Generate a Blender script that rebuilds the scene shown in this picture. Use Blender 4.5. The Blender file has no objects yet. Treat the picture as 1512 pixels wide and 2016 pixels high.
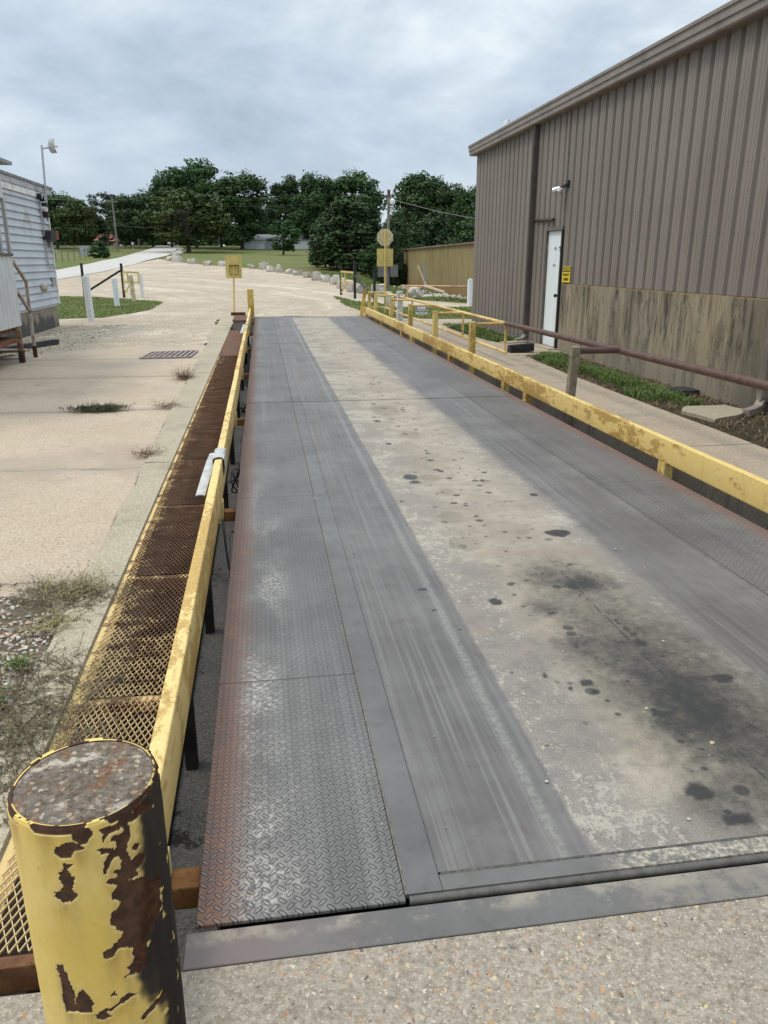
import bpy, bmesh, math, random
import numpy as np
from mathutils import Vector, Matrix, noise as mnoise
R_ = math.radians
random.seed(7)
rng = np.random.default_rng(11)
SC = bpy.context.scene
COL = SC.collection

# ------------------------------------------------------------------ terrain
PROF = [(-1e9, 0), (38, 0), (50, .35), (60, .85), (80, 1.65), (100, 2.2), (120, 2.8), (150, 4.1), (170, 4.6), (1e9, 4.6)]
def lerp_prof(y):
    for (a, b), (c, d) in zip(PROF, PROF[1:]):
        if y <= c:
            return b + (d - b) * (y - a) / (c - a)
def sstep(a, b, t):
    t = min(1, max(0, (t - a) / (b - a))); return t * t * (3 - 2 * t)
def T(x, y):
    if y <= 38: return 0.0
    g = 1 - sstep(.115, .17, x / y) * (1 - sstep(75, 110, y))
    return lerp_prof(y) * g

# ------------------------------------------------------------------ mesh builder
class MB:
    def __init__(s): s.v = []; s.f = []
    def add(s, vs, fs):
        o = len(s.v); s.v += [tuple(p) for p in vs]; s.f += [tuple(i + o for i in f) for f in fs]; return s
    def bm(s, b, M=None):
        b.verts.index_update()
        vs = [(M @ v.co if M else v.co.copy()) for v in b.verts]
        s.add(vs, [[v.index for v in f.verts] for f in b.faces]); b.free(); return s
    def box(s, x0, x1, y0, y1, z0, z1, bev=0, seg=2):
        vs = [(x, y, z) for x in (x0, x1) for y in (y0, y1) for z in (z0, z1)]
        fs = [(0, 1, 3, 2), (4, 6, 7, 5), (0, 4, 5, 1), (2, 3, 7, 6), (0, 2, 6, 4), (1, 5, 7, 3)]
        if not bev: return s.add(vs, fs)
        b = bmesh.new(); bv = [b.verts.new(p) for p in vs]
        for f in fs: b.faces.new([bv[i] for i in f])
        bmesh.ops.bevel(b, geom=b.edges[:], offset=bev, segments=seg, affect='EDGES', profile=.6)
        return s.bm(b)
    def obox(s, c, size, M=None, bev=0):
        m = MB().box(-size[0] / 2, size[0] / 2, -size[1] / 2, size[1] / 2, -size[2] / 2, size[2] / 2, bev)
        Q = Matrix.Translation(c) @ (M.to_4x4() if M else Matrix.Identity(4))
        return s.add([Q @ Vector(p) for p in m.v], m.f)
    def bar(s, p, q, w, h, bev=0):
        p, q = Vector(p), Vector(q); d = q - p; L = d.length; d.normalize()
        up = Vector((0, 0, 1)) if abs(d.z) < .95 else Vector((0, 1, 0))
        a = d.cross(up).normalized(); b = a.cross(d)
        return s.obox((p + q) / 2, (w, L, h), Matrix((a, d, b)).transposed(), bev)
    def tube(s, pts, r, n=10, cap=True):
        pts = [Vector(p) for p in pts]; k = len(pts)
        rs = r if isinstance(r, (list, tuple)) else [r] * k
        o = len(s.v); prev = None
        for i, p in enumerate(pts):
            t = (pts[min(i + 1, k - 1)] - pts[max(i - 1, 0)]).normalized()
            if prev is None:
                a = t.orthogonal().normalized()
            else:
                a = (prev - t * prev.dot(t)).normalized()
            prev = a; b = t.cross(a)
            for j in range(n):
                th = 2 * math.pi * j / n
                s.v.append(tuple(p + (a * math.cos(th) + b * math.sin(th)) * rs[i]))
        for i in range(k - 1):
            for j in range(n):
                j2 = (j + 1) % n
                s.f.append((o + i * n + j, o + i * n + j2, o + (i + 1) * n + j2, o + (i + 1) * n + j))
        if cap:
            s.f.append(tuple(o + j for j in range(n))[::-1]); s.f.append(tuple(o + (k - 1) * n + j for j in range(n)))
        return s
    def lathe(s, c, prof, n=20):
        o = len(s.v)
        for r, z in prof:
            for j in range(n):
                th = 2 * math.pi * j / n
                s.v.append((c[0] + r * math.cos(th), c[1] + r * math.sin(th), c[2] + z))
        for i in range(len(prof) - 1):
            for j in range(n):
                j2 = (j + 1) % n
                s.f.append((o + i * n + j, o + i * n + j2, o + (i + 1) * n + j2, o + (i + 1) * n + j))
        s.f.append(tuple(o + j for j in range(n))[::-1]); s.f.append(tuple(o + (len(prof) - 1) * n + j for j in range(n)))
        return s
    def extrude(s, poly, vec):
        n = len(poly); vec = Vector(vec)
        A = [Vector(p) for p in poly]; B = [p + vec for p in A]
        fs = [tuple(range(n))[::-1], tuple(range(n, 2 * n))] + [(i, (i + 1) % n, n + (i + 1) % n, n + i) for i in range(n)]
        return s.add(A + B, fs)
    def build(s, name, mat, parent=None, smooth=0, loc=None, fix=True):
        off = Vector(parent_world(parent)) if parent else Vector(loc or (0, 0, 0))
        me = bpy.data.meshes.new(name)
        me.from_pydata([(p[0] - off[0], p[1] - off[1], p[2] - off[2]) for p in s.v], [], s.f)
        if fix:
            b = bmesh.new(); b.from_mesh(me); bmesh.ops.recalc_face_normals(b, faces=b.faces); b.to_mesh(me); b.free()
        return link(name, me, mat, parent, smooth, off)
def parent_world(p):
    v = Vector((0, 0, 0))
    while p: v += p.location; p = p.parent
    return v
def link(name, me, mat, parent=None, smooth=0, loc=(0, 0, 0)):
    if mat: me.materials.append(mat)
    if smooth:
        me.polygons.foreach_set('use_smooth', [True] * len(me.polygons)); me.set_sharp_from_angle(angle=R_(smooth))
    o = bpy.data.objects.new(name, me); COL.objects.link(o)
    if parent: o.parent = parent
    else: o.location = loc
    return o
def tag(o, label=None, cat=None, group=None, kind=None):
    if label: o['label'] = label
    if cat: o['category'] = cat
    if group: o['group'] = group
    if kind: o['kind'] = kind
    return o
def thing(name, label, cat, loc=(0, 0, 0), group=None):
    o = bpy.data.objects.new(name, None); COL.objects.link(o); o.location = loc; o.empty_display_size = .1
    return tag(o, label, cat, group)
def copy_tree(o, parent=None):
    c = o.copy(); COL.objects.link(c)
    if parent: c.parent = parent
    for ch in [q for q in KIDS.get(o.name, [])]: copy_tree(ch, c)
    return c
KIDS = {}
def reg(o):
    KIDS[o.name] = list(o.children)
    for c in o.children: reg(c)

# ------------------------------------------------------------------ materials
class MT:
    def __init__(s, name, rough=.8, spec=.3, metal=0.):
        s.m = bpy.data.materials.new(name); s.m.use_nodes = True; s.nt = s.m.node_tree
        s.P = s.nt.nodes['Principled BSDF']; s.P.inputs['Roughness'].default_value = rough
        s.P.inputs['Specular IOR Level'].default_value = spec; s.P.inputs['Metallic'].default_value = metal
        s._pos = None; s._xyz = None
    def set(s, sock, v):
        if hasattr(v, 'is_output') or isinstance(v, bpy.types.NodeSocket): s.nt.links.new(v, sock)
        elif isinstance(v, (tuple, list)) and sock.type == 'RGBA' and len(v) == 3: sock.default_value = (*v, 1)
        else: sock.default_value = v
    def N(s, t): return s.nt.nodes.new(t)
    def pos(s):
        if not s._pos: s._pos = s.N('ShaderNodeNewGeometry').outputs['Position']
        return s._pos
    def xyz(s):
        if not s._xyz:
            n = s.N('ShaderNodeSeparateXYZ'); s.set(n.inputs[0], s.pos()); s._xyz = n.outputs
        return s._xyz
    def m_(s, op, a, b=0., c=0., clamp=False):
        n = s.N('ShaderNodeMath'); n.operation = op; n.use_clamp = clamp
        s.set(n.inputs[0], a); s.set(n.inputs[1], b)
        if op in ('MULTIPLY_ADD', 'WRAP', 'PINGPONG'): s.set(n.inputs[2], c)
        return n.outputs[0]
    def vec(s, st, v=None):
        n = s.N('ShaderNodeVectorMath'); n.operation = 'MULTIPLY'; s.set(n.inputs[0], v or s.pos()); n.inputs[1].default_value = st
        return n.outputs[0]
    def noise(s, scale, detail=5, rough=.6, st=None, v=None, dist=0., off=None):
        n = s.N('ShaderNodeTexNoise'); v = v or s.pos()
        if st: v = s.vec(st, v)
        if off:
            a = s.N('ShaderNodeVectorMath'); a.operation = 'ADD'; s.set(a.inputs[0], v); a.inputs[1].default_value = off; v = a.outputs[0]
        s.set(n.inputs['Vector'], v); n.inputs['Scale'].default_value = scale; n.inputs['Detail'].default_value = detail
        n.inputs['Roughness'].default_value = rough; n.inputs['Distortion'].default_value = dist
        return n.outputs['Fac']
    def vor(s, scale, st=None, feature='F1', rand=1., v=None):
        n = s.N('ShaderNodeTexVoronoi'); v = v or s.pos()
        if st: v = s.vec(st, v)
        n.feature = feature; s.set(n.inputs['Vector'], v); n.inputs['Scale'].default_value = scale; n.inputs['Randomness'].default_value = rand
        return n.outputs['Distance'], (n.outputs['Color'] if feature == 'F1' else None)
    def step(s, x, a, b):
        n = s.N('ShaderNodeMapRange'); n.interpolation_type = 'SMOOTHSTEP'
        s.set(n.inputs['Value'], x)
        if a < b: n.inputs['From Min'].default_value = a; n.inputs['From Max'].default_value = b
        else:
            n.inputs['From Min'].default_value = b; n.inputs['From Max'].default_value = a
            n.inputs['To Min'].default_value = 1; n.inputs['To Max'].default_value = 0
        return n.outputs['Result']
    def ramp(s, f, stops):
        n = s.N('ShaderNodeValToRGB'); s.set(n.inputs[0], f); e = n.color_ramp.elements
        while len(e) < len(stops): e.new(.5)
        for i, (p, c) in enumerate(stops): e[i].position = p; e[i].color = (*c, 1) if len(c) == 3 else c
        return n.outputs['Color']
    def mix(s, f, a, b, mode='MIX'):
        n = s.N('ShaderNodeMix'); n.data_type = 'RGBA'; n.blend_type = mode
        s.set(n.inputs[0], f); s.set(n.inputs[6], a); s.set(n.inputs[7], b)
        return n.outputs[2]
    def attr(s, name):
        n = s.N('ShaderNodeAttribute'); n.attribute_name = name; return n
    def objrand(s): return s.N('ShaderNodeObjectInfo').outputs['Random']
    def island(s): return s.N('ShaderNodeNewGeometry').outputs['Random Per Island']
    def bump(s, h, strength=.5, dist=.01):
        n = s.N('ShaderNodeBump'); s.set(n.inputs['Height'], h); n.inputs['Strength'].default_value = strength; n.inputs['Distance'].default_value = dist
        if s.P.inputs['Normal'].is_linked:
            s.nt.links.new(s.P.inputs['Normal'].links[0].from_socket, n.inputs['Normal'])
        s.nt.links.new(n.outputs[0], s.P.inputs['Normal'])
    def color(s, c): s.set(s.P.inputs['Base Color'], c); return s
    def rough(s, r): s.set(s.P.inputs['Roughness'], r); return s

def simple(name, c, rough=.7, var=.18, scale=9, bump=.1, spec=.3, metal=0., dirt=None, dirt_amt=.35):
    m = MT(name, rough, spec, metal)
    k = m.noise(scale, 6, .65)
    col = m.mix(m.step(k, .3, .7), [x * (1 - var) for x in c], [min(1, x * (1 + var)) for x in c])
    if dirt:
        d = m.noise(scale * .5, 7, .7, off=(3.1, 7.7, 1.3)); col = m.mix(m.step(d, .62 - dirt_amt * .3, .72), col, dirt)
    m.color(col)
    if bump: m.bump(m.noise(scale * 6, 4, .6), bump, .004)
    return m.m

def yellow(name, c=(.66, .47, .14), c2=(.50, .31, .065), rust=.5, scale=1.):
    m = MT(name, .6, .3)
    big = m.noise(1.3 * scale, 4, .6, st=(1, .6, 1), off=(2, 8, 3))
    a = m.noise(13 * scale, 9, .78, st=(1, .42, 1), dist=.3); b = m.noise(40 * scale, 6, .7, off=(4, 1, 9))
    aa = m.m_('ADD', a, m.m_('MULTIPLY', m.m_('SUBTRACT', big, .5), .8))
    col = m.mix(m.step(b, .3, .75), c, m.mix(.35, c, (.80, .66, .36)))
    col = m.mix(m.step(aa, .515, .545), col, m.mix(m.step(b, .35, .65), c2, [x * .72 for x in c2]))
    rr = m.noise(17 * scale, 9, .78, off=(9, 3, 2), dist=.5)
    rk = m.step(m.m_('ADD', rr, m.m_('MULTIPLY', m.m_('SUBTRACT', big, .5), .3)), .72 - rust * .12, .75 - rust * .12)
    col = m.mix(rk, col, m.mix(m.step(b, .4, .6), (.075, .034, .017), (.16, .075, .03)))
    st = m.noise(5, 5, .6, st=(6, 3, .5), off=(2, 2, 5))
    col = m.mix(m.m_('MULTIPLY', m.step(st, .52, .78), .4), col, (.26, .17, .06))
    m.color(col); m.bump(aa, .25, .003); m.bump(rk, .3, .002); m.bump(b, .12, .002)
    return m.m

def rusty(name, c=(.125, .058, .03), c2=(.22, .105, .05), yel=0.):
    m = MT(name, .85, .15)
    col = m.mix(m.step(m.noise(7, 7, .7), .35, .65), c, c2)
    col = m.mix(m.step(m.noise(40, 4, .6), .5, .8), col, (.055, .03, .02))
    if yel: col = m.mix(m.step(m.noise(12, 8, .75, off=(5, 5, 1)), .6 - yel * .25, .66 - yel * .25), col, (.60, .45, .17))
    m.color(col); m.bump(m.noise(60, 5, .7), .4, .004)
    return m.m

def concrete(name, c, c2, agg=.3, aggscale=70, joints=None, dark=.3, pale=.2):
    m = MT(name, .9, .2)
    big = m.noise(.9, 7, .65); mid = m.noise(6, 7, .7, off=(1, 5, 2)); fine = m.noise(90, 4, .7)
    col = m.mix(m.step(big, .35, .65), c, c2)
    col = m.mix(m.m_('MULTIPLY', m.step(mid, .52, .75), dark), col, [x * .5 for x in c])
    col = m.mix(m.m_('MULTIPLY', m.step(m.noise(2.6, 8, .7, off=(8, 8, 0)), .55, .75), pale), col, [min(1, x * 1.5) for x in c2])
    if agg:
        d, cc = m.vor(aggscale)
        sp = m.N('ShaderNodeSeparateColor'); m.set(sp.inputs[0], cc)
        pc = m.ramp(sp.outputs[0], [(0, (.33, .15, .06)), (.25, (.5, .36, .19)), (.45, (.62, .54, .4)), (.6, (.16, .12, .09)), (.75, (.42, .24, .12)), (1, (.66, .6, .5))])
        k = m.m_('MULTIPLY', m.step(d, .42, .3), m.step(sp.outputs[1], 1 - agg, 1 - agg + .08))
        col = m.mix(m.m_('MULTIPLY', k, .8), col, pc)
    col = m.mix(m.step(fine, .2, .8), m.mix(.35, col, (0, 0, 0)), m.mix(.12, col, (1, 1, 1)))
    g = m.noise(62, 5, .75, off=(3, 8, 2)); col = m.mix(m.step(g, .36, .64), m.mix(.24, col, (.09, .06, .035)), m.mix(.08, col, (.95, .88, .75)))
    return m, col, big, mid, fine

# --- leaf materials
def leafmat(name, lo, hi):
    m = MT(name, .7, .2)
    r = m.objrand(); isl = m.island()
    k = m.attr('tone').outputs['Fac']
    col = m.mix(k, lo, hi)
    col = m.mix(m.m_('MULTIPLY', isl, .5), col, [x * .45 for x in lo])
    hs = m.N('ShaderNodeHueSaturation'); m.set(hs.inputs['Color'], col)
    m.set(hs.inputs['Hue'], m.m_('MULTIPLY_ADD', r, .032, .476)); m.set(hs.inputs['Value'], m.m_('MULTIPLY_ADD', r, .5, .78))
    m.color(hs.outputs[0])
    return m.m

# ------------------------------------------------------------------ ground sheets
def jitter(poly, seg, amp, seed, fine=.35, closed=True):
    out = []
    n = len(poly)
    if not closed: n -= 1; poly = list(poly)
    for i in range(n):
        a, b = Vector(poly[i]), Vector(poly[(i + 1) % len(poly)]); L = (b - a).length; k = max(1, int(L / seg)); nn = Vector((-(b - a).y, (b - a).x)).normalized()
        for j in range(k):
            p = a.lerp(b, j / k)
            q = Vector((p.x, p.y, seed))
            w = min(1, j / 2, (k - j) / 2) if k > 2 else 0
            d = amp * (mnoise.noise(q * .6) + .6 * mnoise.noise(q * 2.1) + fine * mnoise.noise(q * 7))
            out.append(tuple(p + nn * d))
    return out
def sheet(name, poly, off, mat, xs=(), ys=(), kind='structure', hole=None, zf=None, thick=0):
    b = bmesh.new()
    b.faces.new([b.verts.new((x, y, 0)) for x, y in poly])
    for x in xs: bmesh.ops.bisect_plane(b, geom=b.verts[:] + b.edges[:] + b.faces[:], plane_co=(x, 0, 0), plane_no=(1, 0, 0), dist=1e-5)
    for y in ys: bmesh.ops.bisect_plane(b, geom=b.verts[:] + b.edges[:] + b.faces[:], plane_co=(0, y, 0), plane_no=(0, 1, 0), dist=1e-5)
    if hole:
        dead = [f for f in b.faces if hole[0] < f.calc_center_median().x < hole[1] and hole[2] < f.calc_center_median().y < hole[3]]
        bmesh.ops.delete(b, geom=dead, context='FACES')
    for v in b.verts: v.co.z = (zf or T)(v.co.x, v.co.y) + off
    bmesh.ops.recalc_face_normals(b, faces=b.faces)
    if sum(f.normal.z for f in b.faces) < 0: bmesh.ops.reverse_faces(b, faces=b.faces)
    if thick:
        ex = bmesh.ops.extrude_face_region(b, geom=b.faces[:])
        for v in [g for g in ex['geom'] if isinstance(g, bmesh.types.BMVert)]: v.co.z -= thick
        bmesh.ops.recalc_face_normals(b, faces=b.faces)
    me = bpy.data.meshes.new(name); b.to_mesh(me); b.free()
    o = link(name, me, mat)
    if kind: o['kind'] = kind
    return o
FX = [x * 1. for x in range(-6, 15)] + [-20, -17, -15, -13, -11, -9, -7.5]
FY = [x * 1. for x in range(36, 100, 1)] + list(range(100, 172, 5))

# ground (grass)
m = MT('grass_ground', .95, .1)
k1 = m.noise(.12, 6, .65); k2 = m.noise(1.4, 7, .7, off=(3, 1, 0)); k3 = m.noise(22, 5, .75)
c = m.mix(m.step(k1, .38, .62), (.105, .14, .04), (.19, .165, .07))
c = m.mix(m.step(k2, .4, .7), c, (.15, .165, .06))
c = m.mix(m.m_('MULTIPLY', m.step(k2, .62, .75), .5), c, (.22, .17, .09))
c = m.mix(m.step(k3, .25, .75), m.mix(.5, c, (.02, .03, .01)), m.mix(.15, c, (.3, .33, .12)))
m.color(c); m.bump(k3, .8, .04)
GRASS = m.m
PIT = (-.80, 3.34, 1.457, 24.15)
ground = sheet('ground', [(-420, -120), (420, -120), (420, 420), (-420, 420)], -.06, GRASS,
      xs=FX + [PIT[0], PIT[1], -200, -100, -60, -40, -30, -25, 18, 22, 26, 30, 40, 60, 100, 200], ys=FY + [PIT[2], PIT[3], -50, 200], hole=PIT)

# gravel yard
m = MT('gravel', .95, .15)
x, y, z = m.xyz(); big = m.noise(.22, 6, .6, st=(1, 1.6, 1)); tr = m.noise(.9, 5, .6, st=(.35, 1.6, 1), off=(2, 9, 0), dist=.6); fine = m.noise(34, 6, .8); f2 = m.noise(7, 6, .75, off=(1, 1, 4))
c = m.mix(m.step(big, .35, .65), (.445, .345, .235), (.535, .43, .312))
c = m.mix(m.m_('MULTIPLY', m.step(tr, .48, .64), .6), c, (.35, .275, .19))
c = m.mix(m.m_('MULTIPLY', m.step(m.noise(.35, 4, .6, off=(6, 1, 0)), .58, .7), .5), c, (.58, .33, .18))
c = m.mix(m.m_('MULTIPLY', m.step(f2, .46, .66), .6), c, (.30, .235, .165))
rx, ry = m.m_('ADD', x, 15.), m.m_('SUBTRACT', y, 30.)
rad = m.m_('SQRT', m.m_('ADD', m.m_('MULTIPLY', rx, rx), m.m_('MULTIPLY', m.m_('MULTIPLY', ry, ry), .5))); ang = m.m_('ARCTAN2', ry, rx)
cbx = m.N('ShaderNodeCombineXYZ'); m.set(cbx.inputs[0], m.m_('MULTIPLY', rad, 1.1)); m.set(cbx.inputs[1], m.m_('MULTIPLY', ang, 1.6))
t3 = m.noise(1., 6, .62, v=cbx.outputs[0], dist=.3); t3b = m.noise(.16, 6, .7, off=(4, 8, 1))
tk = m.m_('ADD', t3, m.m_('MULTIPLY', m.m_('SUBTRACT', t3b, .5), .8))
c = m.mix(m.m_('MULTIPLY', m.step(tk, .50, .60), .7), c, (.38, .285, .19)); c = m.mix(m.m_('MULTIPLY', m.step(tk, .45, .36), .6), c, (.72, .63, .50))
t4 = m.noise(1., 6, .7, st=(.9, .10, 1), off=(3, 1, 2), dist=.4); c = m.mix(m.m_('MULTIPLY', m.m_('MULTIPLY', m.step(t4, .52, .62), m.step(y, 40, 32)), .5), c, (.38, .29, .2))
t6 = m.noise(.55, 8, .75, off=(9, 2, 6)); c = m.mix(m.m_('MULTIPLY', m.step(t6, .53, .62), .55), c, (.33, .255, .175))
f3 = m.noise(3.2, 7, .72, st=(.5, 1.5, 1), off=(2, 7, 4), dist=.4); c = m.mix(m.m_('MULTIPLY', m.step(f3, .5, .6), .55), c, (.27, .21, .15)); c = m.mix(m.m_('MULTIPLY', m.step(f3, .46, .38), .45), c, (.68, .60, .48))
f4 = m.noise(14, 4, .7, st=(.6, 1.4, 1), off=(5, 5, 5)); c = m.mix(m.m_('MULTIPLY', m.step(f4, .55, .68), .5), c, (.24, .19, .14))
d, cc = m.vor(26); sp = m.N('ShaderNodeSeparateColor'); m.set(sp.inputs[0], cc)
c = m.mix(m.m_('MULTIPLY', m.step(sp.outputs[0], .55, .6), m.m_('MULTIPLY', m.step(d, .45, .25), .75)), c, m.ramp(sp.outputs[1], [(0, (.25, .19, .14)), (.5, (.55, .5, .42)), (1, (.75, .7, .62))]))
c = m.mix(m.step(fine, .25, .75), m.mix(.35, c, (.1, .07, .05)), m.mix(.2, c, (.85, .8, .7)))
m.color(c); m.bump(fine, .8, .02); m.bump(f2, .5, .05)
GRAVEL = m.m
yard = [(-40, 14.6), (-4.6, 14.3), (-3.4, 15.2), (-2.2, 15.9), (-1.12, 15.6), (-1.24, 24.4), (-.82, 24.6), (3.36, 24.6), (3.5, 24.2), (3.9, 22.8), (6, 22.3), (10, 21), (14, 21), (14, 28.5), (8.4, 30.8), (6.2, 35.2), (5.3, 39), (4.9, 41), (4.7, 43.5), (4.6, 48),
        (4.1, 51), (3.3, 54.5), (2.3, 58), (1.4, 60), (.3, 63.5), (-.8, 65.5), (-3.2, 69.7), (-4.5, 70.9), (-6, 73.7), (-7.5, 77.2), (-8.7, 81), (-10.4, 86), (-10.9, 72.5), (-11.5, 60.5), (-13, 53.1), (-20, 47.2), (-40, 40)]
sheet('gravel_yard', jitter(yard, .25, .22, 1.7), -.024, GRAVEL, xs=FX, ys=FY + [18, 22, 26, 30, 34])

# road
m = MT('asphalt_road', 1., .0)
c = m.mix(m.step(m.noise(.8, 6, .6), .3, .7), (.47, .44, .40), (.54, .51, .47)); c = m.mix(m.step(m.noise(30, 4, .7), .3, .8), m.mix(.2, c, (.1, .1, .1)), c)
m.color(c)
sheet('road', [(-40, 38), (-20, 47.5), (-12.6, 53.1), (-11.3, 60.5), (-10.75, 72.5), (-11.1, 101.5), (-13.4, 138.5), (-15.5, 165), (-20, 165), (-17.6, 139.6), (-17.1, 118.7), (-15, 89.4), (-14.7, 74.5), (-15, 63.4), (-22, 57), (-40, 48)], .0, m.m, xs=FX, ys=FY)

# grass patches over the gravel
m = MT('lawn', .95, .1)
k2 = m.noise(2.2, 7, .7); k3 = m.noise(30, 5, .75); kb = m.noise(.5, 4, .6, off=(5, 2, 0))
c = m.mix(m.step(k2, .35, .65), (.12, .165, .045), (.19, .205, .075)); c = m.mix(m.m_('MULTIPLY', m.step(kb, .52, .66), .6), c, (.27, .205, .11))
c = m.mix(m.step(k3, .25, .75), m.mix(.5, c, (.02, .03, .01)), c)
m.color(c); m.bump(k3, .8, .03); LAWN = m.m
PATCH_L = [(-9.4, 39.3), (-7.85, 38.9), (-6, 37.1), (-4.1, 34), (-4.0, 28.4), (-4.8, 24.9), (-5.9, 24.6), (-9, 24.5), (-16, 28), (-16, 39.3)]
PATCH_R = [(3.43, 38.2), (3.2, 30), (3.35, 27), (3.6, 24.6), (4.0, 23), (5, 22.6), (7.7, 22.5), (11, 24.2), (9.6, 28.0), (5.1, 28.7), (4.75, 29), (4.65, 32.2), (3.95, 33.6)]
jl = jitter(PATCH_L, .2, .2, 4.4); jr = jitter(PATCH_R, .15, .12, 9.1)
sheet('lawn_patch', jl, -.006, LAWN, xs=[-12, -8, -6], ys=FY[:4])
sheet('lawn_patch', jr, -.004, LAWN, ys=FY[:3])

# concrete left slab
m, c, big, mid, fine = concrete('slab_concrete', (.475, .35, .228), (.535, .412, .285), agg=.65, aggscale=55)
x, y, z = m.xyz()
for yy, wob in ((6.4, .4), (9.05, .1), (11.8, .1), (14.05, .1), (4.0, .25)):
    jl_ = m.m_('ABSOLUTE', m.m_('ADD', m.m_('SUBTRACT', y, yy), m.m_('MULTIPLY', m.m_('SUBTRACT', m.noise(1.1, 5, .6, off=(yy, 0, 0)), .5), wob)))
    c = m.mix(m.m_('MULTIPLY', m.step(jl_, .022, .006), .75), c, (.09, .07, .05))
    c = m.mix(m.m_('MULTIPLY', m.step(jl_, .22, .0), .25), c, (.20, .16, .11))
st = m.noise(.8, 6, .65, off=(7, 3, 0), st=(1, .6, 1)); c = m.mix(m.m_('MULTIPLY', m.step(st, .50, .64), .6), c, (.31, .255, .19)); c = m.mix(m.m_('MULTIPLY', m.step(m.noise(.5, 7, .7, off=(2, 6, 1)), .5, .64), .45), c, (.33, .285, .225))
c = m.mix(m.m_('MULTIPLY', m.step(m.noise(3, 4, .6, off=(1, 8, 3)), .68, .74), .6), c, (.13, .12, .11))
m.color(c); m.bump(fine, .5, .004); m.bump(mid, .3, .01)
SLAB = m.m
sheet('concrete_slab', jitter([(-9, -6), (-.84, -6), (-.84, 3), (-.84, 4.15), (-.84, 8.7), (-.84, 16.2), (-2.4, 16.3), (-4.6, 14.9), (-9, 14.8)], .3, .02, 2), -.016, SLAB)
# curb strip
m, c, big, mid, fine = concrete('curb_concrete', (.37, .305, .19), (.43, .365, .235), agg=.45, aggscale=70, dark=.45)
x, y, z = m.xyz()
for yy in (6.4, 9.0, 11.9, 16.1, 19.6):
    jl_ = m.m_('ABSOLUTE', m.m_('ADD', m.m_('SUBTRACT', y, yy), m.m_('MULTIPLY', m.m_('SUBTRACT', m.noise(3, 5, .6, off=(yy, 0, 0)), .5), .25)))
    c = m.mix(m.m_('MULTIPLY', m.step(jl_, .02, .006), .8), c, (.07, .06, .045))
c = m.mix(m.m_('MULTIPLY', m.step(m.noise(1.5, 7, .7, off=(2, 4, 4)), .52, .7), .55), c, (.22, .20, .15))
m.color(c); m.bump(fine, .5, .004); m.bump(mid, .4, .015)
CURB = m.m
curb_poly = jitter([(-.806, -4), (-.806, 24.6), (-1.22, 24.8)], .12, .012, 5)
left_edge = jitter([(-1.22, 24.8), (-1.16, 16), (-1.10, 12), (-1.07, 8.7), (-.995, 4.15), (-.968, 2.87), (-.96, -4), (-.806, -4)], .1, .03, 6, closed=False)
sheet('concrete_curb', [(-.806, -4), (-.806, 24.6)] + [p for p in left_edge if p[0] < -.83], .012, CURB, thick=.12)
jd = [p for p in left_edge if p[0] < -.9]
sheet('joint_dirt', [(p[0] + .012, p[1]) for p in jd] + [(p[0] - .012 - .03 * max(0, mnoise.noise(Vector((p[1] * 2.3, 4, 0)))) , p[1]) for p in jd[::-1]], -.012, simple('joint_soil', (.13, .10, .07), .95, .4, 20, .4))
# gravel patch near
m = MT('dirt', .95, .1)
c = m.mix(m.step(m.noise(5, 7, .7), .35, .65), (.13, .10, .07), (.24, .19, .135)); c = m.mix(m.step(m.noise(50, 5, .7), .3, .8), m.mix(.5, c, (.02, .02, .015)), c)
m.color(c); m.bump(m.noise(40, 5, .7), .7, .02); DIRT = m.m
sheet('gravel_patch', jitter([(-3.6, 1.2), (-1.3, 1.9), (-1.0, 2.5), (-.985, 3.35), (-1.12, 3.7), (-1.4, 3.8), (-3.2, 4.1)], .1, .07, 3), -.009, DIRT)

# near apron + sidewalk
m, c, big, mid, fine = concrete('apron_concrete', (.25, .20, .143), (.315, .256, .186), agg=.0, dark=.3)
x, y, z = m.xyz()
wv = m.N('ShaderNodeTexNoise'); m.set(wv.inputs['Vector'], m.pos()); wv.inputs['Scale'].default_value = 55; wv.inputs['Detail'].default_value = 3
wa = m.N('ShaderNodeVectorMath'); wa.operation = 'MULTIPLY_ADD'; m.set(wa.inputs[0], wv.outputs['Color']); wa.inputs[1].default_value = (.02, .02, .0); m.set(wa.inputs[2], m.vec((1, .72, 1)))
d, cc = m.vor(66, v=wa.outputs[0]); sp = m.N('ShaderNodeSeparateColor'); m.set(sp.inputs[0], cc)
pc = m.ramp(sp.outputs[0], [(0, (.30, .15, .08)), (.22, (.42, .26, .14)), (.4, (.50, .39, .24)), (.55, (.52, .46, .36)), (.68, (.11, .085, .07)), (.8, (.34, .19, .115)), (1, (.47, .38, .25))])
dens = m.step(m.m_('ADD', m.noise(2.2, 4, .5, off=(.6, 0, 0)), m.m_('MULTIPLY', m.step(m.m_('ABSOLUTE', m.m_('SUBTRACT', x, .5)), .55, .1), .30)), .52, .74)
thr = m.m_('SUBTRACT', .95, m.m_('MULTIPLY', dens, .58))
pk = m.m_('GREATER_THAN', sp.outputs[1], thr)
sz = m.m_('MULTIPLY_ADD', sp.outputs[2], .22, .14)
k = m.m_('MULTIPLY', pk, m.m_('LESS_THAN', m.m_('ADD', d, m.m_('MULTIPLY', m.m_('SUBTRACT', m.noise(120, 2, .5), .5), .25)), sz))
c = m.mix(k, c, pc)
d2, cc2 = m.vor(150); sp2 = m.N('ShaderNodeSeparateColor'); m.set(sp2.inputs[0], cc2)
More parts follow.
